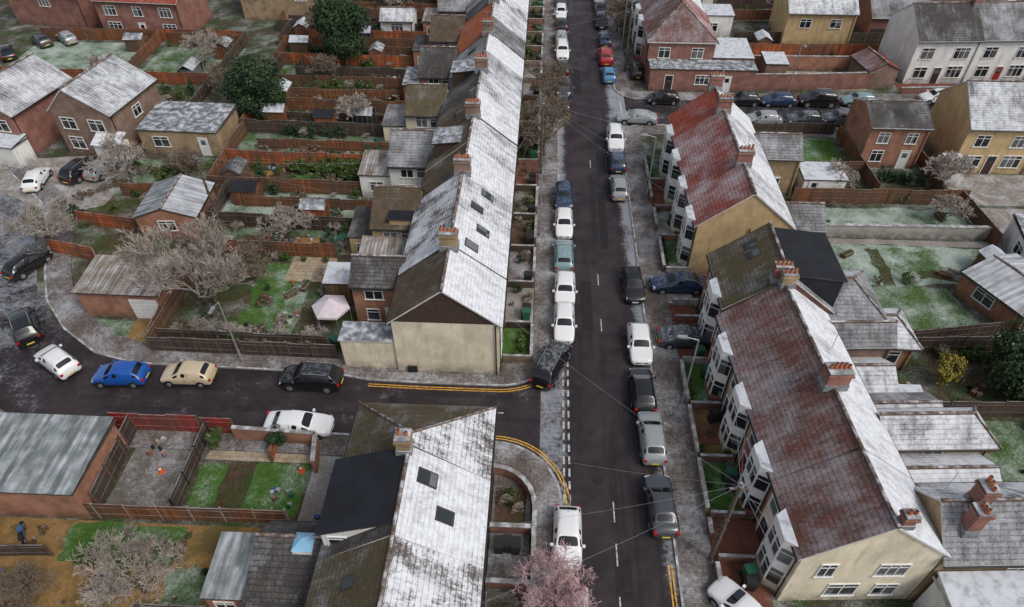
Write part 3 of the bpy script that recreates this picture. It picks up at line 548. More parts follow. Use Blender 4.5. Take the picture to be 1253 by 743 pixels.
rect('garden_ground',-40,-21.4,10,20.2,'mud',.02); wob('lawn',-27.8,-20.8,17.6,20.0,'lawng',.03,.3); rect('garden_ground',-21.3,-14.4,10,20.2,'mud',.022); wob('lawn',-20.8,-18.4,12,17.6,'lawn',.034); wob('garden_bed',-32,-27.5,12.5,15,'brush',.036); fence(-34,17.6,-28,17.9,1.3,'fenced'); fence(-21.2,14.8,-17.2,14.8,1.5,'fenced')
rect('front_yard',-2.3,.1,8,25.2,'pave',.13); rect('front_garden',-2.1,-.2,20.9,23.6,'soil',.16); rect('front_garden',-2.1,-.1,10,16.9,'brush',.16)
wallr([(.35,6),(.35,19)]+arc(-2.4,21.9,2.75,0,88,6)+[(-2.5,24.65)],1.0,'red')
for y in(17.2,20.6): wallr([(-2.3,y),(.2,y)],.9,'red')

# ------------------------------------------------------------ right near terrace
RA=3.6
def rp(u,v):
    a=math.radians(RA); return (17.2+u*math.cos(a)-v*math.sin(a), 26.35+u*math.sin(a)+v*math.cos(a))
for i in range(4):
    v=-8.9+4.45*i+2.2; cx,cy=rp(0,v)
    wm=['cream','red','pink','brown'][i]
    wins=[('W',1.5,3.2,.9,1.1,1)] 
    if i==0: wins+=[('S',1.5,3.0,1.5,1.2,3),('S',-2.0,3.0,.8,1.3,2),('S',-.5,.7,1.6,1.3,2),('S',1.9,.7,1.2,1.2,2)]
    house('terraced_house',cx,cy,RA,7.3,4.44,5.2,8.1,wm,'r_rb','r_white',wins=wins,doors=[('W',1.5,'door2' if i%2 else 'door1')],bays=[-.6],baywall='cream' if i in(0,2) else 'red',
      chims=[(.1,2.3,8.0,9.4,1.3,.9,'red',5)] if i in(1,) else ([(.1,2.0,8.0,9.1,.9,.5,'tanb',3)] if i==3 else ([(.5,-2.0,7.9,8.9,.6,.5,'red',2)] if i==0 else [])),og=.0 if i else .12)
def rwing(u0,u1,v0,v1,h,r,wall,ra,rb,**k):
    cx,cy=rp((u0+u1)/2,(v0+v1)/2); return house('rear_wing',cx,cy,90+RA,v1-v0,u1-u0,h,r,wall,ra,rb,**k)
rwing(3.7,10.5,-1.6,.9,4.4,5.6,'pink','r_whiteg','r_white',wins=[('W',0,3,1.1,1,2)],hS=1.2)
rwing(3.7,9.8,-4.6,-1.8,3.4,4.2,'brown','r_white','r_white',wins=[('W',0,1,1.1,1,2)])
rwing(3.7,14.5,-9.0,-4.8,4.9,6.9,'tanb','r_grey','r_patch',wins=[('W',1,3,1.1,1,2),('W',-2,3,1.1,1,2)],chims=[(0,3.6,6.4,8.3,.8,.7,'red',3),(-1.0,4.2,5.5,7.8,.7,.7,'red',3)],rx=0)
cx,cy=rp(8.5,-10.8); flatbldg('rear_extension',cx-4.6,cx+6,cy-1.6,cy+1.6,3.1,'white','feltw',.5,wins=[('S',-3.4,.9,1.3,1.2,2),('S',-1.2,.9,1.3,1.2,2),('S',1.6,.9,2.2,1.3,3)],doors=[('S',-4.6,'doorw')],rot=RA,fas='fascia')
rwing(3.7,7.6,4.0,6.6,2.8,3.6,'brown','r_whiteg','r_white'); rwing(3.7,9.5,1.2,3.4,2.7,3.3,'orange','r_whiteg','r_grey')
flatbldg('garden_shed',24.6,26.4,29.6,31.4,2.1,'shedw','feltw',.2)
b=MB(); b.box(-2.2,2.2,-1.8,1.8,0,.7,'white'); 
for x in [-2.2+.55*i for i in range(9)]: b.box(x-.04,x+.04,-1.84,-1.76,.7,2.3,'upvc'); b.tube((x,-1.8,2.35),(x,1.8,3.1),.045,.045,4,'upvc')
b.box(-2.2,2.2,-1.76,-1.74,.7,2.3,'glass'); b.slab([(-2.2,-1.8,2.33),(2.2,-1.8,2.33),(2.2,1.8,3.08),(-2.2,1.8,3.08)],.03,'sheetw','upvc'); b.box(-2.25,2.25,-1.86,-1.74,2.28,2.4,'upvc'); b.build('conservatory',loc=(24.6,12.6,0))
def dorm2(X):
    X.hexa([(.2,-2.6,5.0),(3.9,-2.6,5.0),(3.9,2.6,5.0),(.2,2.6,5.0)],[(.2,-2.6,8.0),(3.9,-2.6,7.6),(3.9,2.6,7.6),(.2,2.6,8.0)],'felt'); X.slab([(.05,-2.7,8.22),(4.1,-2.7,7.78),(4.1,2.7,7.78),(.05,2.7,8.22)],.1,'felt','fasciad')
house('semi_detached_house',17.1,38.6,0,7.3,6.0,5.3,8.2,'red','r_moss','r_grey',extra=dorm2,wins=[('W',1.7,3.2,.9,1.1,1)],bays=[-.9],doors=[('W',1.9,'door1')],rooflights=[('L',.7,.62,.8,1.),('L',1.8,.62,.8,1.)],chims=[(-.6,-2.9,7.8,9.2,1.1,.6,'red',4)])
house('rear_wing',22.6,38.0,90,5.4,4.2,4.6,6.2,'orange','r_grey','r_whiteblue',hS=2,wins=[('W',0,3,1.1,1,2),('W',.2,.8,1.6,1.2,2)])
house('rear_wing',25.8,36.8,90,3.6,3.4,2.7,3.8,'orange','r_whiteg','r_white',hS=1.2,wins=[('W',0,.8,1.6,1.2,2)])
rwing(3.7,8.2,6.9,8.8,4.2,5.2,'brown','r_grey','r_white')
for i in range(4):
    yc=45.4+4.6*i+2.3
    house('terraced_house',16.8,yc,0,7.6,4.59,5.2,8.3,['tan','cream','red','pink'][i],'r_redf' if i<3 else 'r_red','r_white' if i%2 else 'r_whiteg',og=.12 if i==0 else 0,wins=[('W',1.5,3.2,.9,1.1,1)],bays=[-.6],baywall='cream',doors=[('W',1.5,'door1')],
      chims=[(.0,2.3,8.0,9.5,1.2,.7,'red',4)] if i in(0,2,3) else [],fas='fascia')
    if i in(1,3): house('rear_wing',22.7,yc-1.8,90,3.8,4.2,2.8 if i==1 else 4.3,4 if i==1 else 5.6,'tanb','r_grey','r_white',wins=[('W',0,.9,1.2,1.1,2)])
b=MB(); b.tube((0,0,0),(0,0,5),.05,.05,6,'black'); b.build('drainpipe',loc=(17.2,45.3,0))
fence(20.8,45.6,20.8,51,1.6); wallr([(21,51.2),(41.5,51.6)],1.3,'grey',.3,'garden_wall'); rect('garden_path',26,41,50.2,51.0,'conc',.03); wob('lawn',27,40.4,52.3,56,'lawnf',.03); wob('lawn',24.8,40.4,44.8,50,'lawnf',.03); patch('lawn',[(28,37.2),(36,38.6),(34.5,44.5),(24.8,44.5),(24.8,41.2),(27.9,41)],'lawn',.03); wob('garden_bed',29.5,30.6,44.6,49.5,'brush',.036,.2); wob('garden_bed',33,38,45.5,47,'brush',.038); wob('lawn',31.5,35.5,46.8,49.5,'lawn',.042)
fence(24.6,56.6,41.2,56.9,1.7); fence(41,50,40.6,57,1.7); fence(21,61.4,33,61.9,1.6); rect('lawn',22.6,32.2,62.3,69.2,'lawng',.03); fence(33.2,58,32.8,69.6,1.5); fence(21.6,69.9,32.5,70,1.4,'fenced'); rect('garden_ground',21,41,57,61.3,'brush',.025)
flatbldg('garden_shed',25.6,29.6,57.4,60.2,2.1,'white','feltw',.15,doors=[('S',-1,'doorw')]); flatbldg('garden_shed',21.3,23.2,57.6,60,2,'shedw','feltw',.2)
house('garden_outbuilding',38.6,42.6,25,5.6,5.6,2.3,3.0,'orange','sheetw','sheetw',wins=[('W',.5,.9,1.6,1,2)],fas='fasciad')
rect('lawn',27.5,38,22,30.5,'lawn',.03); rect('garden_ground',24.5,38,30.7,36.6,'brush',.024); fence(25,30.6,38,31.2,1.7,'fenced'); fence(27.4,36.9,36,37.4,1.6,'fenced'); fence(28,21.5,38,22.5,1.7); fence(29,37.8,36,39,1.5,'fenced')
house('detached_house',36.0,66.4,90,6.0,5.8,4.7,5.9,'orange','r_dark','r_grey',wins=[('W',1.4,2.9,1.0,1.1,2),('W',-1.4,2.9,1.0,1.1,2),('W',1.4,.8,1.1,1.2,2)],doors=[('W',-1.4,'doorw')],rooflights=[('L',0,.5,.9,1.)],fas='fascia')
house('semi_detached_house',46.0,66.6,90,7.6,7.5,5.2,8.1,'tan','r_whiteblue','r_grey',wins=[('W',2.,3.1,1.3,1.2,2),('W',-1.8,3.1,1.7,1.2,3),('W',2.,.8,1.5,1.2,2),('W',-1.8,.8,1.8,1.3,3)],doors=[('W',.2,'door1')],chims=[(0,-3.2,7.8,9.3,1,.7,'tanb',4)],fas='fascia')
house('semi_detached_house',53.7,66.6,90,7.6,7.8,5.2,8.1,'tanb','r_brown','r_grey',wins=[('W',2.,3.1,1.3,1.2,2),('W',-1.8,3.1,1.7,1.2,3),('W',-1.8,.8,1.8,1.3,3)],chims=[(0,-3.2,7.8,9.3,1,.7,'red',4)])
house('semi_detached_house',62.5,67,90,7.6,7.8,5.2,8.1,'red','r_grey','r_white',wins=[('W',0,3.1,1.7,1.2,3)])
fence(39.4,58,39.8,70,1.6,'fence'); rect('driveway',41,60,57,62.6,'gravel',.026); wallr([(36,70.2),(60,73.2)],1.1,'orange')
flatbldg('garden_shed',40.6,42.2,60.2,62.4,2.1,'white','feltw',.2)
flatbldg('white_bungalow',41.5,48,44,51,2.6,'white','feltg',.2,rot=-12,wins=[('W',0,.9,1.4,1.1,2)])
rect('gravel_yard',41.5,60,40,56.5,'gravel',.024)

# ------------------------------------------------------------ north-east
house('terraced_house',16.7,87,0,7.9,9.3,5.3,8.3,'red','r_rb','r_redf',hS=3.9,wins=[('S',-2,3.2,1.3,1.2,2),('S',2,3.2,1.3,1.2,2),('W',0,3.2,1.6,1.2,3)],bays=[2.6],og=0,chims=[(0,4.5,8,9.5,1.2,.7,'red',4)])
for i in range(6):
    house('terraced_house',16.7,94+4.8*i,0,7.9,4.79,5.3,8.3,['white','red','tan'][i%3],['r_rb','r_white','r_grey'][i%3],['r_white','r_grey','r_whiteblue'][i%3],bays=[-.6],og=0,chims=[(0,2.4,8,9.5,1.2,.7,'red',4)] if i%2 else [])
    if i%2: flatbldg('rear_wing',20.7,25+i%3,92+4.8*i,95.2+4.8*i,3.0,'white','feltw',.3,wins=[('S',0,.9,1.3,1.1,2)])
flatbldg('corner_shop_extension',13,25.6,79.9,82.3,2.8,'red','feltg',.1,doors=[('S',-4,'door1'),('S',3,'doorw')],wins=[('S',0,1,1.6,1.1,3)]); flatbldg('corner_shop_extension',20.8,25.6,82.4,87.6,3.2,'red','feltw',.3)
wallr([(25.8,80.6),(32,80.9),(40.4,81.8)],2.1,'red'); rect('yard',25.8,40,81.2,86.3,'patio',.025); wallr([(25.8,86.6),(40,87)],1.8,'orange')
house('garage_block',41.2,84.2,10,3.6,4.6,2.3,3.1,'brown','r_rb','r_red',fas='fasciad'); flatbldg('garage',27.6,30.2,83,86,2.3,'brown','feltw',.2)
for k,(xx,wm,ra) in enumerate([(48.5,'white','r_dark'),(56.3,'white','r_grey'),(64.1,'red','r_whiteblue')]):
    house('semi_detached_house',xx,87.6+k*.7,94,8,7.7,5.5,8.3,wm,ra,'r_white',wins=[('W',2.2,3.2,1.5,1.3,2),('W',-2,3.2,1.8,1.3,3),('W',2.2,.8,1.5,1.3,2),('W',-2,.8,1.8,1.4,3)],doors=[('W',.1,'door2' if k else 'door1')],chims=[(0,-3.6,8,9.4,1.1,.7,'red',4)],fas='fascia')
rect('front_yard',44,68,80.5,83.6,'block',.024); wallr([(43.5,80.3),(68,82.3)],.9,'red')
house('detached_house',37,98,90,7.5,9,4.6,7,'tan','r_whiteg','r_white',wins=[('W',2,2.6,1.4,1.1,2),('W',-2,2.6,1.4,1.1,2)]); house('bungalow',49,101,90,7,8,3,5.4,'red','r_grey','r_white',wins=[('W',0,.9,1.6,1.1,3)]); house('bungalow',60,104,94,7,9,3,5.4,'cream','r_brown','r_white')
for x0,x1,y in((26,45,91),(26,55,95),(45,70,97),(26,34,103),(26,70,108)): fence(x0,y,x1,y+.6,1.6,R.choice(['fence','fenceo','fenced']))
for q in((26.5,44,87.6,90.8,'conc'),(27,33,91.5,94.6,'lawng'),(43,70,92.5,96.6,'lawn'),(42,70,98,107,'brush')): rect('garden_ground',*q,.022)

# ------------------------------------------------------------ right front gardens
segs=[(9.5,14.5,'block'),(14.6,19.3,'block'),(19.4,22.1,'block'),(22.2,26.2,'lawng'),(26.3,30.6,'mud'),(30.7,34.8,'lawng'),(34.9,39.3,'block'),(39.4,41.2,'block'),(41.3,45.2,'gravel'),(45.3,49.8,'lawn'),(49.9,54.4,'gravel'),(54.5,59,'block'),(59.1,63.8,'lawn')]
for y0,y1,m in segs:
    x1=14.2 if y0<36 else 13.0
    rect('lawn' if 'lawn' in m else 'front_garden',10.95,x1-.35 if y0<36 else x1,y0,y1,m,.125)
    if y0>9: wallr([(11.1,y0),(13.2,y0)],.7,R.choice(['red','orange','grey']),.15)
    if m not in('block','gravel'): wallr([(10.95,y0+.2),(10.95,y1-.2)],.75,R.choice(['tanb','red','grey']),.2)
    elif y0 not in(34.9,41.3): wallr([(10.95,y0+1.4),(10.95,y1-.3)],.7,'red',.2)
b=MB(); b.tube((0,0,0),(0,0,.05),.9,.9,24,'block'); b.tube((0,0,0),(0,0,.09),.35,.35,16,'soil'); b.build('circular_flower_bed',loc=(12.2,28.4,.125))
for i in range(18):
    y0=33.2+HW*i; rect('front_garden',-2.45,-.15,y0+(1.2 if i==0 else .05),y0+4.75,['lawng','conc','pave','soil','brush','block','soil','lawn'][i%8],.126)
    wallr([(-2.3,y0+(1.2 if i==0 else .0)),(-.2,y0+(1.2 if i==0 else .0))],.8,R.choice(['red','brown','fenced' ,'brown']),.14)
    if i%4!=1: wallr([(-.2,y0+1.3),(-.2,y0+4.6)],.75,R.choice(['red','brown','tanb']),.18)

# ------------------------------------------------------------ west side plots
flatbldg('brick_garage',-36.1,-29.5,37.9,41.8,2.5,'orange','sheetb',.3,rot=-1,ov=.2)
b=MB(); b.box(-1.1,1.1,-.05,.04,0,2.0,'doorw'); 
for k in range(5): b.box(-1.08,1.08,-.07,-.05,.2+k*.38,.24+k*.38,'fascia')
b.build('garage_door',loc=(-30.9,37.85,0))
patch('lawn',[(-39.6,39.2),(-37,36.7),(-34,35.3),(-30.7,34.9),(-30.6,37.4),(-37,37.6)],'lawn',.034)
rect('driveway',-31.9,-29.6,34.9,37.7,'mud',.04); fence(-29.3,34.8,-29.7,38,1.6,'fenceo'); 
fence(-43.2,45.6,-38.5,44.6,1.6,'fenceo'); fence(-38.5,44.6,-36.6,42.2,1.6,'fence')
house('garden_outbuilding',-33.6,50.9,4,5.2,5.4,2.3,3.2,'orange','sheet','sheetw',wins=[('S',0,.9,1.4,1.,2)],fas='fasciad')
flatbldg('garage_block',-42.3,-33.8,62.6,68.2,2.7,'tanb','feltg',.3,rot=-2,wins=[('S',-2,.9,1.6,1.1,2)],doors=[('S',2.6,'doorw')])
house('detached_house',-46.6,66.0,-8,6.6,8.4,5.1,7.4,'brown','r_brown','r_whiteblue',rx=-.8,wins=[('S',-1.7,3.1,1.5,1.2,2),('S',1.5,3.1,1.6,1.2,2),('S',-1.7,.8,1.5,1.3,2),('E',0,3,1.2,1.1,2)],doors=[('S',.9,'doorw')],fas='fascia')
b=MB(); b.slab([(-1.6,-.9,2.3),(1.6,-.9,2.3),(1.6,.9,3.1),(-1.6,.9,3.1)],.1,'r_white','fascia'); b.box(-1.5,1.5,-.7,.9,0,2.25,'white'); b.build('porch',loc=(-44.6,60.9,0),rot=math.radians(-8))
house('detached_house',-56.6,66.0,-10,7,9,5.0,7.2,'red','r_whiteg','r_whiteblue',wins=[('S',-1.8,3.1,1.5,1.2,2),('S',1.8,3.1,1.7,1.2,2),('S',-1.8,.8,1.5,1.3,2)],doors=[('S',1.2,'doorw')],fas='fascia'); flatbldg('porch',-57,-53.6,59.2,61.4,2.4,'white','feltw',.3,rot=-10)
house('detached_house',-66.5,68.0,-14,7,9,5.0,7.2,'orange','r_grey','r_whiteblue',wins=[('S',0,3.1,1.5,1.2,2)])
patch('driveway',[(-60,57.8),(-53,54.4),(-49,52.6),(-46,51),(-42.2,53),(-41.6,60),(-48,61.8),(-60,60)],'gravel',.05)
house('semi_detached_house',-55.5,97,86,8,12,5,8,'red','r_red','r_brown',wins=[('W',-4,3,1.6,1.2,3),('W',0,3,1.2,1.2,2),('W',4,3,1.6,1.2,3),('W',-4,.8,1.8,1.2,3),('W',4,.8,1.8,1.2,3)],doors=[('W',0,'doorw')],chims=[(0,0,7.8,9.3,1.2,.8,'red',4)],fas='fascia')
house('semi_detached_house',-70,100,80,8,12,5,8,'red','r_brown','r_grey',wins=[('W',0,3,1.6,1.2,3)]); house('semi_detached_house',-38,104,88,8,12,5,8,'tanb','r_grey','r_white',wins=[('W',-3,3,1.6,1.2,3),('W',3,3,1.6,1.2,3)]); house('semi_detached_house',-22.5,111,90,8,9,5,8,'white','r_brown','r_grey')
house('bungalow',-20.5,96.4,90,3.2,4.6,2.4,3.4,'white','r_whiteg','r_white',wins=[('W',0,.9,1.6,1,3)])
for q in ((-70,-53,80,91,'lawnf'),(-52,-40.5,79,90,'lawn'),(-52,-41,71,78.6,'brush'),(-70,-53,72,79,'lawn')): rect('lawn',*q,.026)
for a in ((-70,79.5,-41,78.8),(-52.5,79,-53,92),(-40.6,69,-41,92),(-52,91.2,-41,91),(-62,71,-62.5,79),(-70,92,-53,91.8),(-41,92,-60,92.3)): fence(*a,1.6,R.choice(['fence','fenceo','fenced']))
fy=[34.3,46.4,50.3,56.2,61.2,67.6,73,79,85.4,90.8,96.2,101.4,107,112.5]
xw=[-29.2,-31.0,-30.6,-32.8,-33,-33.4,-33.6,-34,-35,-36,-38,-40,-41,-42]
gm=['brush','lawn','lawnf','soil','lawn','mud','brush','lawn','lawng','brush','lawng','brush','lawnf']
fm_=['fenced','fence','fenced','fence','fenceo','fenced','fence','fence','fenceo','fence']
for i,y in enumerate(fy):
    fence(xw[i],y,-14.8 if i not in(1,) else -17.6,y-.4 if i else 34.1,1.6,fm_[i%10])
    if i<len(fy)-1:
        y2=fy[i+1]
        rect('lawn' if 'lawn' in gm[i] else 'garden_ground',xw[i]+.2,-17.5,y+.15,y2-.45,gm[i],.024)
        rect('patio',-17.5,-14.2,y+.15,y2-.45,R.choice(['patio','conc','brush','block']),.028)
        for k in range(5 if i else 3): 
            xx=R.uniform(xw[i]+2,-19); wob('garden_patch',xx-R.uniform(.8,2),xx+R.uniform(.8,2),y+R.uniform(.6,1.5),y2-R.uniform(1.2,2),R.choice(['lawng','soil','brush','conc','mud','lawn','lawn']),.032+.004*k,.3)
        fence(xw[i],y,xw[i],y2-.1,1.6,fm_[(i+3)%10])
        if y2-y>5 and i: 
            ym=(y+y2)/2+R.uniform(-.5,.5); fence(xw[i]+R.uniform(0,3),ym,-15.2,ym-.2,1.3,fm_[(i+5)%10])
rect('patio',-21.5,-17.6,42.8,46.1,'patio',.05); rect('patio',-20.8,-17.9,45,46.2,'patio',.055); wob('lawn',-27,-20,35.2,37,'lawn',.05)
fence(-28.9,35.4,-15.8,35.2,1.4,'fenced')
rect('alley',-44,-33,45,61,'brush',.021); rect('lawn',-44,-37.6,55,61.4,'lawn',.028); fence(-41,54.6,-31,54.8,1.6,'fence'); fence(-43,50,-37,49,1.5,'fenceo')

# ------------------------------------------------------------ garden objects
def shed(x,y,rot,w=1.8,l=2.4,m='shedw',r='feltw'):
    b=MB(); a=w/2;c=l/2;h=1.75;t=2.25
    b.box(-a,a,-c,c,0,h,m); b.face([(-a,-c,h),(a,-c,h),(0,-c,t)],m); b.face([(a,c,h),(-a,c,h),(0,c,t)],m)
    b.slab([(-a-.12,-c-.1,h-.02),(0,-c-.1,t+.05),(0,c+.1,t+.05),(-a-.12,c+.1,h-.02)],.05,r,'fasciad'); b.slab([(a+.12,c+.1,h-.02),(0,c+.1,t+.05),(0,-c-.1,t+.05),(a+.12,-c-.1,h-.02)],.05,r,'fasciad')
    b.box(-.35,.35,-c-.03,-c,.05,1.65,'fence'); b.build('garden_shed',loc=(x,y,0),rot=math.radians(rot))
def bin_(x,y,rot=0,c='black',z=.0):
    b=MB(); b.hexa([(-.22,-.28,.08),(.22,-.28,.08),(.22,.28,.08),(-.22,.28,.08)],[(-.28,-.36,.98),(.28,-.36,.98),(.28,.33,.98),(-.28,.33,.98)],c)
    b.hexa([(-.3,-.38,.98),(.3,-.38,.98),(.3,.36,.98),(-.3,.36,.98)],[(-.27,-.33,1.05),(.27,-.33,1.05),(.27,.33,1.1),(-.27,.33,1.1)],c); b.tube((-.28,.3,.12),(.28,.3,.12),.11,.11,8,'tyre'); b.tube((-.24,.42,1.0),(.24,.42,1.0),.02,.02,5,'black')
    b.build('wheelie_bin',loc=(x,y,z),rot=math.radians(rot))
def greenhouse(x,y,rot=0):
    b=MB(); w,l,h,t=1.0,1.4,1.5,2.1
    b.box(-w,w,-l,l,0,.3,'red')
    for k in range(6):
        yy=-l+2*l*k/5; b.tube((-w,yy,.3),(-w,yy,h),.02,.02,4,'metal'); b.tube((w,yy,.3),(w,yy,h),.02,.02,4,'metal'); b.tube((-w,yy,h),(0,yy,t),.02,.02,4,'metal'); b.tube((w,yy,h),(0,yy,t),.02,.02,4,'metal')
    b.tube((0,-l,t),(0,l,t),.025,.025,4,'metal'); b.face([(-w,-l,h),(0,-l,t),(0,l,t),(-w,l,h)],'sheetw'); b.face([(w,l,h),(0,l,t),(0,-l,t),(w,-l,h)],'sheetw'); b.box(-w+.01,w-.01,-l+.01,l-.01,.3,h-.01,'glass')
    b.build('greenhouse',loc=(x,y,0),rot=math.radians(rot))
def table(x,y,c='upvc'):
    b=MB(); b.tube((0,0,.7),(0,0,.74),.5,.5,14,c); b.tube((0,0,0),(0,0,.7),.04,.04,6,'metal')
    for k in range(4):
        a=k*math.pi/2+.4; px,py=math.cos(a)*.85,math.sin(a)*.85; b.box(px-.22,px+.22,py-.22,py+.22,.4,.45,c); qx,qy=math.cos(a)*1.06,math.sin(a)*1.06; b.box(qx-.2,qx+.2,qy-.03,qy+.03,.45,.9,c)
        for s in(-.18,.18): b.tube((px+s,py,0),(px+s,py,.4),.02,.02,4,c)
    b.build('patio_table_and_chairs',loc=(x,y,.03))
def planter(x,y,m='shedw'):
    b=MB(); b.box(-.6,.6,-.25,.25,0,.4,m); b.box(-.54,.54,-.19,.19,.4,.42,'soil'); b.build('planter_box',loc=(x,y,.02),rot=R.uniform(0,3))
def pile(x,y):
    b=MB()
    for k in range(9):
        px,py=R.uniform(-.9,.9),R.uniform(-.9,.9); s=R.uniform(.08,.28); h=R.uniform(.08,.45); a=R.random()*3; q=[(px+s*math.cos(a+i*math.pi/2),py+s*.8*math.sin(a+i*math.pi/2)) for i in range(4)]
        b.hexa([(*p,0) for p in q],[(p[0]*.98,p[1]*.98,h) for p in q],R.choice(['clut','shedw','fpost','metal','black','pot','tarp','patio','grey','fence','brown','clut','bluep']))
    b.build('garden_clutter',loc=(x,y,.03))
def foliage(name,rx,rz,n,leaf,m,seed,zc=None,clumps=14,trunk=False):
    r=random.Random(seed); b=MB(); cs=[]
    zc=zc if zc is not None else rz*.9
    for i in range(clumps):
        while 1:
            p=Vector((r.uniform(-1,1),r.uniform(-1,1),r.uniform(-1,1)))
            if p.length<1: break
        cs.append((Vector((p.x*rx*.72,p.y*rx*.72,zc+p.z*rz*.72)),r.uniform(.25,.46)*min(rx,rz)))
    for i in range(n):
        c,cr=cs[r.randrange(clumps)]
        d=Vector((r.gauss(0,1),r.gauss(0,1),r.gauss(0,1))).normalized(); p=c+d*cr*(r.random()**.35)
        if p.z<.03: p.z=r.uniform(.03,.3)
        nn=(d+Vector((r.uniform(-1,1),r.uniform(-1,1),r.uniform(-.3,1)))*.8).normalized(); u=nn.orthogonal().normalized(); v=nn.cross(u); s=leaf*r.uniform(.6,1.4)
        b.face([p-u*s,p-v*s*.6,p+u*s,p+v*s*.6],m)
    if trunk:
        b.tube((0,0,0),(0,0,zc),.2*rx/3,.08,7,'bark')
        for c,cr in cs: b.tube((0,0,zc*.45),tuple(c),.07,.02,4,'bark')
    return b.mesh(name,False)
def baremesh(name,h,spread,seed,m='twigf',lv=6,trunk=.16,fork=.25,up=.35,rmin=.02,lean=(0,0)):
    r=random.Random(seed); b=MB()
    def br(p,d,L,rad,l):
        q=p+d*L
        mid=p+d*L*.5+Vector((r.uniform(-1,1),r.uniform(-1,1),r.uniform(-.5,1)))*L*.06
        n=6 if l<2 else (4 if l<4 else 3); mm='bark' if l<2 else m
        b.tube(p,mid,rad,rad*.85,n,mm,False); b.tube(mid,q,rad*.85,rad*.68,n,mm,False)
        if l>=lv: return
        k=6 if l==0 else 3; a0=r.uniform(0,6)
        for i in range(k):
            if l==0: ax=Vector((math.cos(a0+i*6.283/k),math.sin(a0+i*6.283/k),r.uniform(-.2,.9)))
            else: ax=Vector((r.uniform(-1,1),r.uniform(-1,1),r.uniform(-.6,.8))).normalized()
            nd=(d*(1.0 if l else .55)+ax*spread+Vector((0,0,up*.4))).normalized()
            st=q if i<2 else mid.lerp(q,r.uniform(0,.9)); br(st,nd,L*r.uniform(.62,.86),max(rmin,rad*.6),l+1)
    br(Vector((0,0,0)),Vector((lean[0],lean[1],1)).normalized(),h*fork,trunk,0)
    return b.mesh(name,False)
def bare(name,x,y,*a,**k):
    o=bpy.data.objects.new(name,baremesh(name,*a,**k)); COL.objects.link(o); o.location=(x,y,0); return o
SH=[foliage('shrub',.7,.6,420,.085,'leafm',1),foliage('shrub',.6,.9,420,.085,'leafd',2),foliage('shrub',.8,.5,360,.08,'leafb',3),foliage('shrub',.7,.7,420,.08,'leafm',4),
    baremesh('bare_shrub',2.2,.95,5,'twigf',5,.04,.16,rmin=.014),baremesh('bare_shrub',2.0,1.0,6,'twigb',5,.04,.16,rmin=.014)]
def shrub(x,y,s=1,k=None,name='shrub',z=0):
    k=R.randrange(6) if k is None else k
    o=bpy.data.objects.new(name if k<4 or name!='shrub' else 'bare_shrub',SH[k]); COL.objects.link(o); o.location=(x,y,z); o.scale=(s*R.uniform(.8,1.2),s*R.uniform(.8,1.2),s*R.uniform(.8,1.2)); o.rotation_euler=(0,0,R.uniform(0,6))
bare('bare_tree',-25.9,38.3,10.2,.7,11,'twigf',7,.22,.24,.5,rmin=.024); bare('bare_tree',-21.6,16.0,6.8,.95,12,'twigf',7,.12,.2,rmin=.016); bare('bare_tree',-27.4,14.6,5.6,1.,13,'twigb',7,.12,.2,rmin=.016)
bare('bare_tree',.4,64.0,9.0,.85,14,'twigb',7,.2,.22,rmin=.026); bare('bare_tree',1.5,15.4,8.0,1.0,15,'twigp',7,.12,.2,rmin=.017,lean=(.15,.03)); bare('bare_tree',-43.4,46.2,5.8,.9,16,'twigf',6,.12,rmin=.026); bare('bare_tree',-41.6,57.6,6,.9,17,'twigf',6,.13,rmin=.026)
bare('bare_tree',.7,75,7,.9,18,'twigb',6,.15,rmin=.03); bare('bare_tree',40,59.5,5.5,.9,19,'twigf',6,.12,rmin=.03); bare('bare_tree',-22.5,48,4.5,.9,20,'twigf',6,.1,rmin=.025)
for (x,y,h,s,m) in ((-30,92,6,21,'twigb'),(35.5,103,7,22,'twigp'),(-52,76,6,23,'twigf'),(10.3,98,6,24,'twigb'),(-21,70,4.5,25,'twigf'),(-27,80,5,26,'twigb'),(-44,84,6,27,'twigf'),(-38,76,5,28,'twigb'),(52,106,7,29,'twigp'),(38,54,4,30,'twigf'),(-22,103,6,31,'twigf'),(-36,58,4,41,'twigb'),(-24,43,5,42,'twigb'),(30,59,4,43,'twigf')): bare('bare_tree',x,y,h,.9,s,m,6,.12,rmin=.03)
def tree(name,x,y,rx,rz,zc,n,leaf,m,seed,cl=30):
    me=foliage(name,rx,rz,n,leaf,m,seed,zc,cl,True); o=bpy.data.objects.new(name,me); COL.objects.link(o); o.location=(x,y,0)
tree('evergreen_tree',-32.4,71.6,4.3,3.6,3.6,14000,.15,'leafd',31,50); tree('evergreen_tree',-25.4,84.6,4.0,5.0,5.6,16000,.16,'leafd',32,55); tree('evergreen_tree',35.0,33.6,3.6,3.2,3.1,12000,.13,'leafd',33,42); tree('yellow_leaved_tree',29.7,33.9,1.3,1.4,1.6,1800,.1,'leafy',34,16)
tree('evergreen_tree',-20.9,25.8,.8,1.0,1.2,1500,.07,'leafm',35,14); tree('evergreen_tree',-16.9,26.2,.9,1.1,1.2,1700,.07,'leafd',36,14); tree('evergreen_tree',46,108,3,4,5,5000,.2,'leafd',37); tree('evergreen_tree',-30,108,2.5,3.5,4.5,5000,.2,'leafd',38); tree('evergreen_tree',56,112,3.5,4,5,5000,.2,'leafd',39); tree('evergreen_tree',41,30.5,2.6,2.3,2.6,4500,.13,'leafm',40)
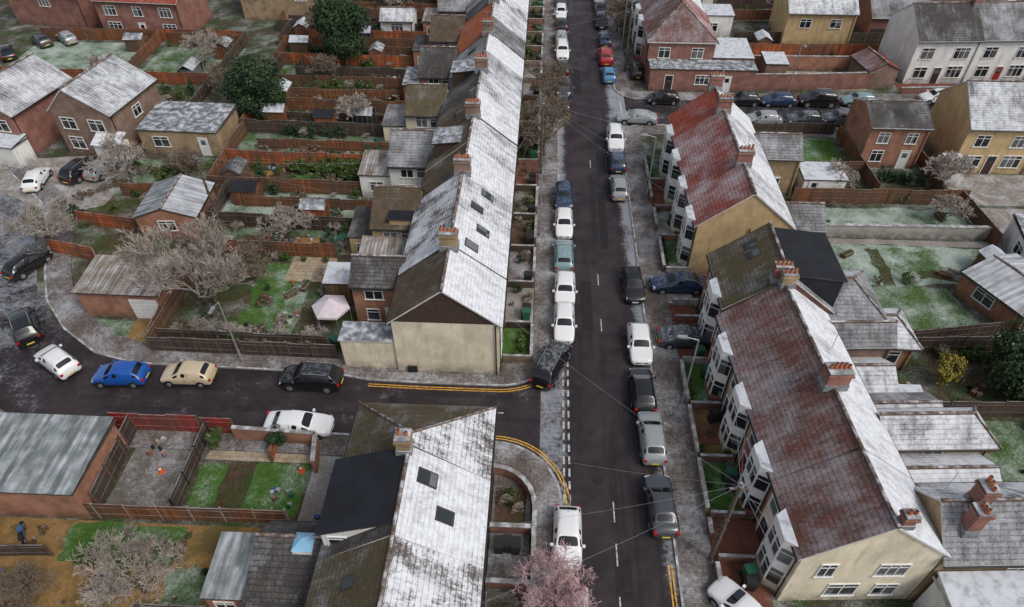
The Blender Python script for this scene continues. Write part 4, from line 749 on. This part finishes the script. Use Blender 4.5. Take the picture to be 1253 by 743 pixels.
for (x,y,n,dx,dy,k,s) in ((-25.5,59.7,12,.75,.03,0,1.5),(-22,58.7,9,.8,.0,3,1.4),(-28,36.3,14,.85,-.05,4,1.1),(-26,17.4,7,.9,.2,0,.8),(34,60.3,7,.8,0,1,1.1),(31,36.4,6,.8,0,0,1.1),(-40,58.6,5,.9,.4,2,1.),(-33.2,60,1,1,0,1,1.3),(-46,52.8,6,.9,.8,2,1.),(-31,88,8,1,0,1,1.1),(-24,54,5,.9,0,0,.9),(-28,66.8,7,1.,0,1,1.1),(-30,78,9,1.1,0,3,1.2),(-33,95,10,1.2,0,1,1.3),(-52,71,9,1.2,.6,3,1.2),(11.25,30.9,6,0,.62,0,.6),(11.25,45.6,6,0,.65,1,.6),(11.25,59.4,6,0,.65,0,.6)):
    for i in range(n): shrub(x+dx*i,y+dy*i+R.uniform(-.3,.3),s*R.uniform(.8,1.2),k if R.random()<.8 else None,'hedge_shrub')
for i in range(len(fy)-1):
    y0,y1=fy[i]+.9,fy[i+1]-1.1; xa=xw[i]+1
    for k in range(17 if i else 26): 
        yy=R.choice([y0-.2,y1+.2,R.uniform(y0,y1)]); shrub(R.uniform(xa,-17),yy,R.uniform(.5,1.3))
    for k in range(6): pile(R.uniform(xa,-15.5),R.uniform(y0,y1))
    if i and i%3!=1: 
        shed(xa+1+R.uniform(0,1.2),R.uniform(y0+.3,y1-.3),R.choice([0,90]),m=R.choice(['shedw','fence','fenced']),r=R.choice(['feltg','r_dark','feltw','felt','tarp']))
    if i%3==2: shed(R.uniform(xa+4,-19),R.choice([y0+.5,y1-.6]),R.choice([0,90]),1.6,2.2,R.choice(['shedw','fenceo']),r=R.choice(['feltg','felt']))
    planter(R.uniform(xa+3,-18),R.uniform(y0,y1)); planter(R.uniform(xa+3,-18),R.uniform(y0,y1)); bin_(-15.2,y0+.2,R.uniform(0,90),R.choice(['black','greenp']))
    if i in(5,9): greenhouse(R.uniform(xa+3,-20),(y0+y1)/2,90)
    if i in(1,4,6,10): table(-17.5,(y0+y1)/2,R.choice(['clut','greenp','shedw']))
for k in range(34):
    shrub(R.uniform(-52,-42),R.choice([R.uniform(71,78),79.8,90.2,R.uniform(92,95)]),R.uniform(.6,1.5))
for k in range(16): shrub(R.uniform(-44,-37),R.uniform(48,61),R.uniform(.6,1.2))
for k in range(46): 
    x=R.uniform(26,70); y=R.choice([92,96,97.5,107,R.uniform(88,107)]); shrub(x,y,R.uniform(.6,1.4))
for k in range(50): shrub(R.uniform(21.5,40.5),R.choice([56,57.3,60.9,R.uniform(57,61),51.9,31.6,36.4,22.8,30,45]),R.uniform(.4,1.1))
for k in range(12): pile(R.uniform(21.5,38),R.choice([R.uniform(57,61),R.uniform(31,36),R.uniform(25,29)])); 
for (x,y) in ((27.5,48.5),(35,46),(38,54.6),(30,28),(34,26)): planter(x,y)
for (x,y) in ((-19.5,15),(-24,16.5),(-26,13.5),(-20.5,12.5),(-15.5,22.3),(-30.5,16),(-25,25.6),(-12,24.5),(-12.5,21)): pile(x,y)
for k in range(12): shrub(R.uniform(-31,-18),R.uniform(12.5,19.8),R.uniform(.3,.7))
for k in range(9): shrub(R.uniform(-2,-.2),R.choice([R.uniform(11,16.6),R.uniform(21.2,23.4)]),R.uniform(.35,.7),z=.15)
shed(23.4,33.4,0); shed(36.4,29.2,90,r='feltw'); shed(39,46.5,10); shed(-42.5,87.5,0,r='feltg'); shed(-55,89,90,r='feltg'); greenhouse(-44.5,81,0); shed(29.5,93,0); shed(62,94,90)
for y in (17.8,18.5,24.2,24.9,29.6,33.6,35.5,47,48.2,52.3,56,61): bin_(R.uniform(12.4,13),y,R.uniform(70,110),R.choice(['black','black','greenp']),.125)
for (x,y) in ((-.7,19.4),(-1.2,19.5),(-1.7,19.4)): bin_(x,y,0,'black',.13)
for i in range(1,17):
    y=33.2+HW*i; bin_(-.7,y+R.uniform(.6,1),90,R.choice(['black','greenp']),.126)
    if i%2: bin_(-.7,y+1.5,90,'black',.126)
    for k in range(4): shrub(R.uniform(-2,-.6),y+R.uniform(2,4.3),R.uniform(.4,.9),z=.126)
for k in range(18): shrub(R.choice([11.4,13]),R.uniform(22.5,34.5),R.uniform(.3,.6),z=.125)
for k in range(20): shrub(R.choice([11.3,12.6]),R.uniform(46,64),R.uniform(.3,.8),z=.125)
for y in (34.9,35.6,36.4,37.2): shrub(-1.2+R.uniform(-.4,.4),y,.7,0,z=.126)
b=MB()
for i in range(6):
    a0,a1=math.pi*i/3,math.pi*(i+1)/3; p=lambda a,r,z:(math.cos(a)*r,math.sin(a)*r,z)
    b.face([p(a0,1.5,2.0),p(a1,1.5,2.0),(0,0,2.8)],'tealc'); b.face([p(a0,1.5,1.8),p(a1,1.5,1.8),p(a1,1.5,2.0),p(a0,1.5,2.0)],'tealc'); b.tube(p(a0,1.45,0),p(a0,1.45,2.0),.03,.03,5,'metal')
b.build('garden_gazebo',loc=(-15.9,37.8,0))
def cone(x,y):
    b=MB(); b.box(-.2,.2,-.2,.2,0,.04,'orangep'); b.tube((0,0,.04),(0,0,.3),.15,.09,12,'orangep'); b.tube((0,0,.3),(0,0,.45),.09,.06,12,'platew'); b.tube((0,0,.45),(0,0,.65),.06,.025,12,'orangep'); b.build('traffic_cone',loc=(x,y,.03))
cone(-24,23.8); cone(-14.9,24.3)
b=MB()
for y in(-.6,.6): b.tube((-.06,y,.3),(.06,y,.3),.3,.3,16,'tyre'); b.tube((-.07,y,.3),(.07,y,.3),.16,.16,10,'metal')
b.hexa([(-.12,-.35,.35),(.12,-.35,.35),(.12,.35,.35),(-.12,.35,.35)],[(-.14,-.2,.75),(.14,-.2,.75),(.14,.3,.8),(-.14,.3,.8)],'bluep'); b.hexa([(-.13,-.75,.72),(.13,-.75,.72),(.13,-.15,.72),(-.13,-.15,.72)],[(-.1,-.7,.84),(.1,-.7,.84),(.1,-.15,.8),(-.1,-.15,.8)],'black')
b.tube((0,.55,.35),(0,.35,.95),.035,.03,6,'metal'); b.tube((-.35,.3,.98),(.35,.3,.98),.02,.02,5,'black'); b.tube((0,-.55,.35),(0,-.2,.6),.03,.03,5,'black'); b.build('motorbike',loc=(-30.3,19.0,.02),rot=.6)
def lamp(x,y,rot,h=6.5):
    b=MB(); b.tube((0,0,0),(0,0,1.2),.1,.09,10,'metal'); b.tube((0,0,1.2),(0,0,h),.065,.045,10,'metal'); b.tube((0,0,h),(.9,0,h+.25),.04,.035,8,'metal'); b.hexa([(.75,-.13,h+.17),(1.45,-.11,h+.24),(1.45,.11,h+.24),(.75,.13,h+.17)],[(.75,-.1,h+.3),(1.4,-.08,h+.36),(1.4,.08,h+.36),(.75,.1,h+.3)],'metal'); b.build('street_lamp',loc=(x,y,.12),rot=math.radians(rot))
lamp(10.6,31,180); lamp(10.6,56.8,180); lamp(.2,50,0); lamp(-22,33.6,-90,6); lamp(10.6,92,180); lamp(.2,86,0); lamp(30,80,-90,6)
def pole(x,y,h,ends):
    b=MB(); b.tube((0,0,0),(0,0,h),.14,.1,10,'bark'); b.box(-.5,.5,-.05,.05,h-.6,h-.5,'bark'); b.tube((0,0,h-.25),(0,0,h-.15),.16,.16,10,'metal')
    for k in range(8): b.tube((-.2 if k%2 else .05,0,2.5+k*.5),(.2 if not k%2 else -.05,0,2.5+k*.5),.012,.012,4,'metal')
    for (ex,ey,ez) in ends:
        p0=Vector((0,0,h-.2)); p1=Vector((ex-x,ey-y,ez)); prev=p0
        for i in range(1,13):
            t=i/12; q=p0.lerp(p1,t); q.z-=math.sin(math.pi*t)*(p1-p0).length*.025; b.tube(prev,q,.009,.009,3,'metal',False); prev=q
    b.build('telegraph_pole',loc=(x,y,.12))
pole(10.7,19.4,8.2,[(-2.4,18,5.2),(-2.4,23,5.3),(13.4,18,5),(13.5,23,5),(13.3,27,5),(13.2,31,5),(-2.4,34.5,5.2),(-2.4,14,5),(13.6,14,5)]); pole(.1,60.5,8,[(-2.4,50,5.2),(-2.4,55,5.2),(-2.4,65,5.2),(-2.4,70,5.2),(12.9,60,5.2),(12.9,52,5.2),(12.9,48,5)]); pole(10.5,85,8,[(12.8,83,5.2),(-2.4,84,5.2),(-2.4,90,5.2),(12.8,92,5.2),(30,90,5)])
pole(-29.6,50,7.5,[(-12,48,4.5),(-12,55,4.5),(-34,64,2.8),(-45,63,5)])
for (x,y,z) in ((-6.3,38.2,9.4),(-6.3,57.4,9.4),(17.3,28,9.4),(16.8,50,9.4),(-6.3,76,9.4),(21.5,20.2,7.5)):
    b=MB(); b.tube((0,0,0),(0,0,1.3),.018,.018,5,'metal'); b.tube((-.5,0,1.25),(.5,0,1.25),.012,.012,4,'metal')
    for k in range(7): b.tube((-.45+.15*k,-.18,1.25),(-.45+.15*k,.18,1.25),.007,.007,3,'metal')
    b.build('tv_aerial',loc=(x,y,z),rot=R.uniform(0,3))

# ------------------------------------------------------------ world, sun, camera
AZ,EL=125,50
w=bpy.data.worlds.new('World'); S.world=w; w.use_nodes=True; nt=w.node_tree
sky=nt.nodes.new('ShaderNodeTexSky'); sky.sky_type='NISHITA'; sky.sun_disc=False; sky.sun_elevation=math.radians(EL); sky.sun_rotation=math.radians(AZ); sky.air_density=1.0; sky.dust_density=3
hs=nt.nodes.new('ShaderNodeHueSaturation'); hs.inputs['Saturation'].default_value=.45; nt.links.new(sky.outputs[0],hs.inputs['Color'])
nt.links.new(hs.outputs[0],nt.nodes['Background'].inputs[0]); nt.nodes['Background'].inputs[1].default_value=.145
l=bpy.data.lights.new('sun','SUN'); l.energy=1.5; l.angle=math.radians(22); l.color=(1,.95,.88); lo=bpy.data.objects.new('sun',l); COL.objects.link(lo); l.energy=1.5
az=math.radians(AZ); el=math.radians(EL); d=Vector((math.sin(az)*math.cos(el),math.cos(az)*math.cos(el),math.sin(el))); lo.rotation_euler=d.to_track_quat('Z','Y').to_euler(); lo.location=(0,0,60)
c=bpy.data.cameras.new('Camera'); co=bpy.data.objects.new('Camera',c); COL.objects.link(co)
c.sensor_width=36; c.lens=36*835/1253; c.clip_end=2500
th=math.atan(.94); co.location=(0,0,38.5); co.rotation_euler=(math.pi/2-th,0,math.radians(2.7)); S.camera=co
print(len(bpy.data.objects),sum(len(m.polygons) for m in bpy.data.meshes))
